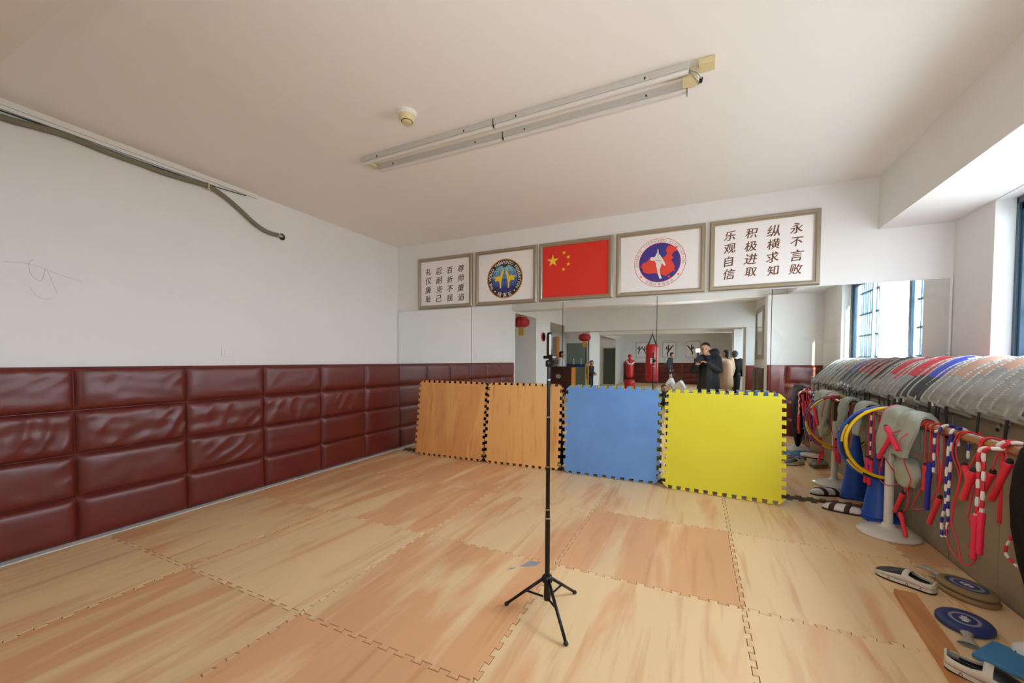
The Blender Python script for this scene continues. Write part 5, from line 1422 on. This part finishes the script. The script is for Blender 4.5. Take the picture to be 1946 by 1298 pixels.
def standing(x, y, H, face, lean=0.0, arms='down', spread=0.09):
    f = Vector(face).normalized(); s = f.cross(V(0, 0, 1)).normalized(); k = H / 1.72; P0 = V(x, y, 0)
    J = {'pelvis': P0 + V(0, 0, 0.93 * k), 'chest': P0 + V(0, 0, 1.26 * k) + f * 0.04 * lean, 'neck': P0 + V(0, 0, 1.46 * k) + f * 0.10 * lean, 'head': P0 + V(0, 0, 1.60 * k) + f * (0.02 + 0.16 * lean)}
    for q, n in ((1, 'R'), (-1, 'L')):
        J['sh' + n] = P0 + s * 0.175 * k * q + V(0, 0, 1.39 * k) + f * 0.07 * lean
        J['el' + n] = J['sh' + n] + s * 0.05 * k * q - V(0, 0, 0.28 * k) - f * 0.02
        J['wr' + n] = J['el' + n] + f * 0.07 * k - V(0, 0, 0.23 * k)
        if arms == 'fwd':
            J['wr' + n] = J['el' + n] + f * 0.22 * k - V(0, 0, 0.05 * k) - s * 0.07 * q
        J['pn' + n] = -s * q
        J['hp' + n] = P0 + s * 0.085 * k * q + V(0, 0, 0.90 * k)
        J['kn' + n] = P0 + s * spread * k * q + V(0, 0, 0.49 * k) + f * 0.02
        J['an' + n] = P0 + s * spread * k * q + V(0, 0, 0.085 * k)
    return J
# photographer, standing right behind the camera
J = {'pelvis': V(4.10, -4.97, 0.90), 'chest': V(4.08, -4.88, 1.20), 'neck': V(4.055, -4.80, 1.39), 'head': V(4.005, -4.735, 1.515),
     'shR': V(4.24, -4.87, 1.31), 'elR': V(4.27, -4.72, 1.08), 'wrR': V(4.045, -4.615, 1.225), 'hdR': V(-0.75, 0.25, 0.30), 'pnR': V(-0.5, 0.2, -0.6),
     'shL': V(3.92, -4.85, 1.31), 'elL': V(3.79, -4.72, 1.08), 'wrL': V(3.845, -4.640, 1.175), 'hdL': V(0.10, 0.6, 0.35), 'pnL': V(0.1, -0.3, 0.9),
     'hpR': V(4.19, -4.97, 0.88), 'knR': V(4.20, -4.93, 0.48), 'anR': V(4.21, -4.98, 0.085), 'hpL': V(4.01, -4.97, 0.88), 'knL': V(4.00, -4.92, 0.48), 'anL': V(3.99, -4.97, 0.085)}
coat = [(V(4.08, -4.95, 0.72), V(4.08, -4.90, 1.15), 0.205, 0.185), (V(4.00, -4.95, 0.68), V(4.04, -4.93, 0.95), 0.15, 0.15), (V(4.16, -4.95, 0.68), V(4.13, -4.93, 0.95), 0.15, 0.15),
        (V(4.09, -4.90, 1.40), V(4.19, -4.90, 1.44), 0.085, 0.095), (V(4.00, -4.86, 1.36), V(4.10, -4.90, 1.40), 0.07, 0.085)]
person((4.09, -4.95, 0), 'person in a black hooded parka photographing into the mirror with a lit camera', J, 'parka', 'denim', 0.0105, face=(-0.25, 1, -0.15), coat=coat, hands_curl=0.75)
t = thing('photo_camera', (3.868, -4.58, 1.22), 'black camera with a glowing flash held by the photographer', 'camera')
b = MB(); b.box(3.800, 3.945, -4.615, -4.555, 1.222, 1.318); b.box(3.840, 3.900, -4.61, -4.56, 1.3185, 1.352); obj('body', b, 'dark', t, bevel=0.008)
b = MB(); b.lathe([(0.036, -4.5545), (0.040, -4.545), (0.040, -4.515), (0.043, -4.505), (0.043, -4.492), (0.036, -4.492), (0.034, -4.500)], (3.867, 0, 1.2686), 28, axis='y'); obj('lens', b, 'dark', t, smooth=True, auto=True)
b = MB(); b.box(3.850, 3.885, -4.605, -4.570, 1.3525, 1.43); obj('flash_foot', b, 'dark', t)
b = MB(); b.box(3.825, 3.905, -4.62, -4.56, 1.4305, 1.52); fl = obj('flash_head', b, 'dark', t, bevel=0.005)
b = MB(); b.box(3.831, 3.899, -4.5595, -4.556, 1.445, 1.508); obj('flash_tube', b, 'lamp_led', fl)
fd_ = bpy.data.lights.new('flash_beam', 'SPOT')            # the beam of the burning flash
fd_.energy = 75; fd_.spot_size = math.radians(140); fd_.spot_blend = 1.0; fd_.shadow_soft_size = 0.03
fo_ = bpy.data.objects.new('flash_beam', fd_); COL.objects.link(fo_)
fo_.location = (3.865, -4.545, 1.477); fo_.rotation_euler = Vector((-0.18, 1.0, 0.22)).to_track_quat('-Z', 'Y').to_euler()
# others in the far room
J = standing(2.58, -17.0, 1.66, (1, 0.25, 0), 0.8)
person((2.58, -17.0, 0), 'person in a dark teal shirt standing with head bowed right of the red bag', J, 'darkshirt', 'parka', 0.02, face=(1, 0.2, -0.5))
def seated(x, y, f, k, lean, knees):
    f = Vector(f).normalized(); s = f.cross(V(0, 0, 1)).normalized(); P0 = V(x, y, 0)
    J = {'pelvis': P0 + V(0, 0, 0.12), 'chest': P0 + V(0, 0, 0.12 + 0.30 * k) - f * 0.14 * lean, 'neck': P0 + V(0, 0, 0.12 + 0.46 * k) - f * 0.18 * lean, 'head': P0 + V(0, 0, 0.12 + 0.60 * k) - f * 0.18 * lean}
    for q, n in ((1, 'R'), (-1, 'L')):
        J['sh' + n] = J['chest'] + s * 0.16 * k * q + V(0, 0, 0.10 * k)
        J['el' + n] = J['sh' + n] + s * 0.05 * q - V(0, 0, 0.20 * k) - f * 0.12 * lean
        J['wr' + n] = J['el' + n] - V(0, 0, 0.14 * k) + (f * 0.12 if lean < 0.5 else -f * 0.04)
        J['pn' + n] = f
        J['hp' + n] = P0 + s * 0.08 * k * q + V(0, 0, 0.11)
        J['kn' + n] = J['hp' + n] + f * 0.30 * k + V(0, 0, knees) + s * 0.04 * q
        J['an' + n] = J['hp' + n] + f * 0.52 * k - V(0, 0, 0.03)
    return J
J = seated(2.98, -14.0, (1, 0.2, 0), 0.85, 1.0, 0.26)
person((2.98, -14.0, 0), 'child in a white training suit sitting on the floor with knees raised', J, 'dobok', 'dobok', 0.018, face=(1, 0.3, 0), hr=0.088, shoes='dobok')
J = seated(3.04, -7.4, (0.3, 1, 0), 0.62, 0.1, 0.14)
person((3.04, -7.4, 0), 'child with black hair in dark clothes seen in the gap beside the yellow mat', J, 'parka', 'parka', 0.016, face=(0.5, 1, 0), hr=0.085)
J = standing(4.66, -9.6, 1.60, (-0.4, -1, 0), 0.2)
person((4.66, -9.6, 0), 'person in a long tan coat standing behind the photographer, black hair', J, 'tan_coat', 'parka', 0.018, face=(-0.8, -0.3, 0), hairlen=0.10, coat=[(V(4.64, -9.6, 0.55), V(4.66, -9.6, 1.15), 0.24, 0.17)])
J = standing(4.93, -10.1, 1.58, (0, -1, 0), 0.2)
person((4.93, -10.1, 0), 'person in black clothes right of the tan coat', J, 'blackcloth', 'parka', 0.02, face=(-0.2, -1, 0))
J = standing(-0.93, -10.32, 1.60, (1, -0.2, 0), 0.3)
person((-0.93, -10.32, 0), 'woman in a cream top with tied black hair behind the reception counter', J, 'dobok', 'parka', 0.02, face=(1, -0.1, -0.2), hairlen=0.05)
J = standing(0.24, -10.3, 1.24, (1, 0.3, 0), 0.3, arms='fwd')
person((0.24, -10.3, 0), 'child in dark clothes standing beside the two upright poles', J, 'parka', 'parka', 0.018, face=(0.6, 1, 0), hr=0.088)
# red training dummy
t = thing('training_dummy', (1.12, -14.0, 0), 'red torso training dummy with a white sash on a round red base', 'training dummy')
b = MB(); b.lathe([(0.20, 0.001), (0.235, 0.03), (0.235, 0.36), (0.21, 0.40), (0.06, 0.42)], (1.12, -14.0, 0), 28); obj('base', b, 'bag_red', t, smooth=True)
b = MB(); b.tube([(1.12, -14.0, 0.40), (1.12, -14.0, 0.62)], 0.05, 14); obj('post', b, 'dark', t, smooth=True, auto=True)
c = V(1.12, -14.0, 1.44)
flesh('torso', head_caps(c, (0.2, 1, 0)) + [(V(1.12, -14, 0.62), V(1.12, -14, 1.18), 0.155, 0.17), (V(1.12, -14, 1.16), V(1.12, -14, 1.30), 0.13, 0.06), (V(1.12, -14, 1.25), V(1.12, -14, 1.40), 0.06, 0.055), (V(0.97, -14, 1.20), V(1.27, -14, 1.20), 0.085, 0.085)], 'bag_red', t, 0.018)
b = MB(); b.tube([(1.00, -13.85, 1.26), (1.10, -13.81, 1.12), (1.24, -13.83, 1.10), (1.31, -13.92, 1.20)], 0.035, 8); obj('sash', b, 'white', t, smooth=True)
